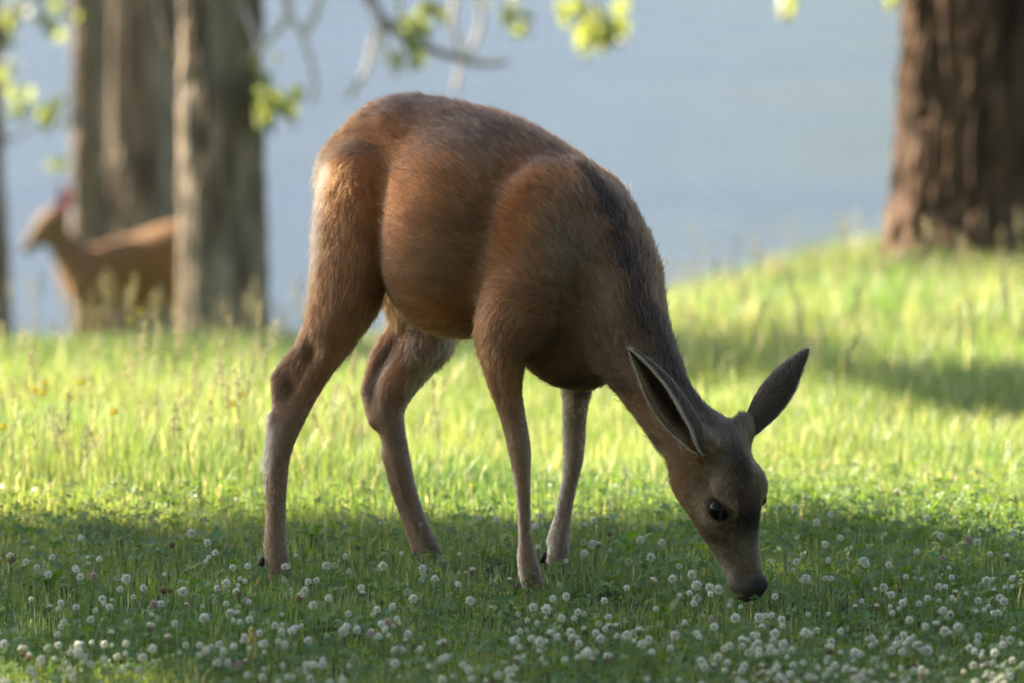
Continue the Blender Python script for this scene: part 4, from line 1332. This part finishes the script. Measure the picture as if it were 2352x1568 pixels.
while len(clover_spots) < 760:
    px = cg.uniform(-40, 2400); py = cg.uniform(1185, 1600)
    dn_ = .1 + .5 * ss(1290, 1430, py) + .35 * ss(1300, 1700, px) * ss(1380, 1450, py)
    dn_ *= .15 + 1.1 * (fbm(np.array(px * .008), np.array(py * .016), None, 2) > .52)
    if cg.random() < dn_: try_clover(px, py)
spots = []
for px, py in clover_spots:
    h = .055 + .022 * cg.random() if py > 1230 else .075 + .02 * cg.random()
    # the sight line meets the flower's height above the ground
    d = ray(px, py); t = np.arange(9.5, 15, .01); p = CAM + d * t[:, None]
    k = np.argmax(p[:, 2] < gz(p[:, 0], p[:, 1]) + h)
    spots.append((p[k], h))
# flowers must not stand inside legs or muzzle
def clear(p):
    i = np.round((p - fd.lo) / fd.h).astype(int)
    if ((i >= 0) & (i < fd.n)).all(): return fd.F[tuple(i)] > .012
    return True
nthing = 0; rest = []
order = sorted(range(len(spots)), key=lambda k: k if k < NHAND else NHAND + spots[k][0][1])
for i_ in order:
    p, h = spots[i_]
    if not clear(p): continue
    sty, me = HEADS[int(cg.choice(8, p=[.25, .24, .22, .07, .06, .03, .1, .03]))]
    L, st = STEMS[int(np.argmin([abs(s_[0] - h) + .004 * cg.random() for s_ in STEMS]))]
    sc_ = cg.uniform(.42, .86) if i_ >= NHAND else cg.uniform(.65, 1.1)
    if sty in ('bud', 'wilted'): sc_ *= .8
    rz = cg.random() * 6.28
    if nthing < 300:
        t = empty('clover_flower', p, rz)
        lab, grp = clover_label(sty, sc_, p)
        tag(t, lab, 'flower', grp)
        o = bpy.data.objects.new('flower_head', me); o.scale = (sc_,) * 3; o.rotation_euler = (cg.normal(0, .25), cg.normal(0, .25), 0); link(o, t)
        o = bpy.data.objects.new('stem', st); link(o, t)
        nthing += 1
    else:
        rest.append((p, sc_, me, st))
# the many more beyond the frame and in between, one mass
for k in range(160):
    x = cg.uniform(-3, 3); y = cg.uniform(-2.4, .9)
    if abs(x) < 1.15 and y > -1.2: continue
    h = .06 + .02 * cg.random()
    rest.append((np.array([x, y, float(gz(x, y)) + h]), cg.uniform(.75, 1.15), HEADS[cg.integers(0, 6)][1], STEMS[cg.integers(0, 14)][1]))
def mesh_arrays(me):
    v = np.zeros(len(me.vertices) * 3, dtype=np.float32); me.vertices.foreach_get('co', v)
    fs = [tuple(p.vertices) for p in me.polygons]
    c = None
    if 'col' in me.attributes:
        c = np.zeros(len(me.vertices) * 4, dtype=np.float32); me.attributes['col'].data.foreach_get('color', c); c = c.reshape(-1, 4)[:, :3]
    k = len(fs[0])
    return v.reshape(-1, 3), np.array([q for q in fs if len(q) == k]), c
cache = {}
mb = MB()
for p, s_, me, st in rest:
    for q, sc2 in ((me, s_), (st, 1.0)):
        if q.name not in cache: cache[q.name] = mesh_arrays(q)
        v, f, c = cache[q.name]
        mb.add(v * sc2 + p, f, c if c is not None else (.14, .22, .06))
o = obj('clover_patch', mb.build('clover_patch', False), m_petal)
tag(o, 'scattered further white clover flowers filling the lawn', 'flowers', None, 'stuff')

# yellow meadow flowers
m_yellow = foliage_mat('yellow_petal', .4, (1, 1, .6), .03, const=(.85, .66, .03))
v_ = np.array([(0, 0, 0), (.35, .38, .15), (.8, .42, .3), (1, 0, .32), (.8, -.42, .3), (.35, -.38, .15)]) * .0085
PETAL = mesh_np('petal', v_, np.array([[0, 1, 2, 3], [0, 3, 4, 5]])); PETAL.materials.append(m_yellow)
vv, ff = uvsphere((0, 0, .001), np.eye(3), np.array([.003, .003, .002]), 8, 5)
CENT = mesh_np('flower_centre', vv, ff, True); CENT.materials.append(m_yellow)
for px, py, y in [(102, 880, 4.2), (97, 902, 4.2), (78, 896, 4.25), (160, 912, 4.1), (6, 980, 3.2), (553, 905, 3.9), (532, 926, 3.8), (300, 736, 6.6), (320, 718, 6.6), (185, 878, 4.4), (262, 945, 3.7), (720, 918, 4.0)]:
    p = at_height(px, py, .17 if py > 760 else .2)
    t = empty('yellow_flower', p)
    lab = 'yellow buttercup flower in the tall grass before the distant deer' if py < 760 else 'yellow buttercup flower among the tall grass beside the grazing doe'
    tag(t, lab, 'flower', 'buttercups before the distant deer' if py < 760 else 'buttercups in the tall grass')
    for k in range(5):
        o = bpy.data.objects.new('petal', PETAL); o.rotation_euler = (0, .15, k * 1.2566 + .2); link(o, t)
    link(bpy.data.objects.new('flower_centre', CENT), t)
    t.rotation_euler = (.75, .1, 0)
    t.scale = (1.25,) * 3
    g0 = gz(p[0], p[1])
    L = p[2] - float(g0)
    q = catmull([(0, 0, 0), (.004, -L * .3, -L * .38), (0, -L * .68, -L * .73)], 4)
    v, f = tube(q / 1.25, .0008, 5, False)
    link(bpy.data.objects.new('stem', mesh_np('stem', v, f, True)), t).data.materials.append(m_stem)

# grass stalks with seed heads
def stalk(base, top, seed, head=.06, r=.0011, spread=.012, colr=(.42, .4, .22), bend=.04, big=1.0):
    """stem and panicle meshes relative to base"""
    g = np.random.default_rng(seed)
    d = np.asarray(top) - np.asarray(base)
    L = np.linalg.norm(d)
    side = np.array([g.normal(), g.normal(), 0]) * bend * L
    q = catmull([(0, 0, 0), d * .5 + side * .4, d], 5)
    v, f = tube(q, np.linspace(r, r * .5, len(q)), 5, False)
    stem = (v, f)
    mb = MB()
    dn = d / L
    for k in range(34):
        u = g.random()
        c = d - dn * head * u
        o = unit(g.normal(0, 1, 3)) * spread * (1 - abs(u - .45)) * g.random()
        c = c + o
        ax = unit(dn + o * 30 + g.normal(0, .2, 3))
        s = unit(np.cross(ax, [.3, .8, .2])) * .0014 * big; t2 = np.cross(ax, s)
        l = (.0035 + .002 * g.random()) * big
        mb.add(np.array([c - ax * l, c + s, c + t2, c - s, c - t2, c + ax * l]), np.array([[0, 1, 2], [0, 2, 3], [0, 3, 4], [0, 4, 1], [5, 2, 1], [5, 3, 2], [5, 4, 3], [5, 1, 4]]), colr)
    return stem, mb
def add_stalk(px0, py0, px1, py1, y, label, group, seed, **kw):
    top = P(px1, py1, y)
    b = P(px0, py0, y)
    b = np.array([b[0], y, float(gz(b[0], y))])
    t = empty('grass_stalk', b)
    tag(t, label, 'grass stalk', group)
    (v, f), mb = stalk(b, top, seed, **kw)
    me = mesh_np('stem', v, f, True); vcol(me, np.tile(kw.get('colr', (.42, .4, .22)), (len(v), 1)) * np.array([.8, .9, .7])); obj('stem', me, m_stalk, t)
    obj('seed_head', mb.build('seed_head', False), m_stalk, t)
# the short bright stalk in the foreground and the tall ones by the hind leg
add_stalk(580, 1640, 580, 1438, -.98, 'short pale yellow grass stalk standing alone in front of the clover', None, 1, head=.085, r=.0036, spread=.011, colr=(.62, .52, .2), bend=.01, big=1.7)
add_stalk(545, 1060, 578, 838, 1.3, 'tall slender pale grass stalk right behind the doe hind leg', None, 2, head=.07, r=.0014, spread=.006, colr=(.45, .45, .25), bend=.02)
add_stalk(560, 860, 600, 696, 5.0, 'blurred seed stalk rising against the lake beside the grey trunk', None, 3, head=.06, spread=.012, colr=(.5, .46, .3))
sg = np.random.default_rng(31)
for k in range(90):
    px = sg.uniform(0, 600); py = sg.uniform(850, 1110)
    y = float(at_height(px, py, sg.uniform(.14, .27))[1])
    if y < .95: continue
    add_stalk(px - sg.normal(0, 12), py + 150, px, py, y, 'sunlit grass stalk with feathery seed head in the meadow behind the doe', 'seed stalks in the sunlit meadow', 300 + k, head=.05 + .04 * sg.random(), spread=.016, colr=tuple(np.array([.42, .4, .24]) * sg.uniform(.8, 1.25)))
for k, (px, py) in enumerate([(1815, 512), (1690, 548), (1740, 560), (1860, 570), (1930, 520), (1985, 560), (2160, 520), (2240, 490), (2340, 480), (2300, 520), (1600, 600), (1545, 590), (1650, 590), (2100, 540), (2200, 530)]):
    add_stalk(px + sg.normal(0, 14), py + 160, px, py, 7.0 + sg.normal(0, .3) if px > 2050 else 6.9 + sg.normal(0, .5), 'blurred seed stalk on the mound by the massive trunk' if px > 2050 else 'blurred seed stalk against the lake between doe and massive trunk',
              'seed stalks by the massive trunk' if px > 2050 else 'seed stalks against the lake', 400 + k, head=.09, spread=.022, r=.0016, colr=(.5, .45, .27))
for k in range(26):
    px = sg.uniform(0, 700); py = sg.uniform(610, 730)
    add_stalk(px + sg.normal(0, 14), py + 160, px, py, 6.3 + sg.normal(0, .4), 'blurred seed stalk on the bank before the distant deer and trunks', 'seed stalks before the distant deer', 500 + k, head=.08, spread=.02, r=.0015, colr=(.46, .42, .24))
mb = MB()
for k in range(760):
    x = sg.uniform(-2.6, 2.6); y = sg.uniform(1.0, 7.8) if k < 380 else sg.uniform(1.0, 3.6)
    if x > -.1 and y < 3: continue
    b = np.array([x, y, float(gz(x, y))]); hh = sg.uniform(.14, .3)
    (v, f), m2 = stalk(b, b + np.array([sg.normal(0, .05), sg.normal(0, .05), hh]), 900 + k, head=.06, spread=.014)
    cc = np.array([.5, .46, .28]) * sg.uniform(.8, 1.2)
    mb.add(v + b, f, cc * .85)
    mb.add(np.vstack(m2.v) + b, [np.vstack(a) for a in m2.f.values()], cc)
o = obj('seed_grass', mb.build('seed_grass', False), m_stalk)
tag(o, 'further thin seeding grasses mixed through the meadow', 'grass', None, 'stuff')

# broad-leaved weeds
m_weed = foliage_mat('weed_leaf', .45, (1.5, 1.5, .5), .06, const=(.08, .17, .03))
def weed_leaf_mesh():
    us = np.linspace(0, 1, 7); V = []; 
    for u in us:
        w_ = .16 * math.sin(math.pi * min(1, u * .9 + .1)) ** .8 + .012
        for s_ in (-1, 0, 1):
            V.append((s_ * w_, .35 * u * u, u * (1 - .25 * u) + .04 * abs(s_)))
    b = np.arange(6)[:, None] * 3
    f = np.vstack([b + np.array([[0, 1, 4, 3]]), b + np.array([[1, 2, 5, 4]])])
    me = mesh_np('leaf', np.array(V), f, True); me.materials.append(m_weed); return me
WL = weed_leaf_mesh()
wg = np.random.default_rng(5)
for px, py in [(70, 1215), (490, 1240), (480, 1345), (1590, 1205), (870, 1420), (1445, 1245), (640, 1400), (2010, 1230), (2190, 1345), (2085, 1290), (1960, 1330), (720, 1215), (110, 1330), (2130, 1400), (2230, 1400), (1920, 1420), (330, 1250), (1000, 1440), (1530, 1400), (400, 1330)]:
    p = on_ground(px, py + 30)
    t = empty('broadleaf_weed', (p[0], p[1], float(gz(p[0], p[1]))), wg.random() * 6.28)
    wh = clover_label('bud', .9, np.array(p))[1][7:]
    tag(t, 'small broad leaved green weed ' + wh, 'weed', 'broadleaf weeds ' + wh)
    n = wg.integers(3, 6)
    for k in range(n):
        o = bpy.data.objects.new('leaf', WL)
        s_ = wg.uniform(.05, .085)
        o.scale = (s_,) * 3
        o.rotation_euler = (wg.uniform(-.9, -.2), 0, k * 6.283 / n + wg.normal(0, .3))
        link(o, t)
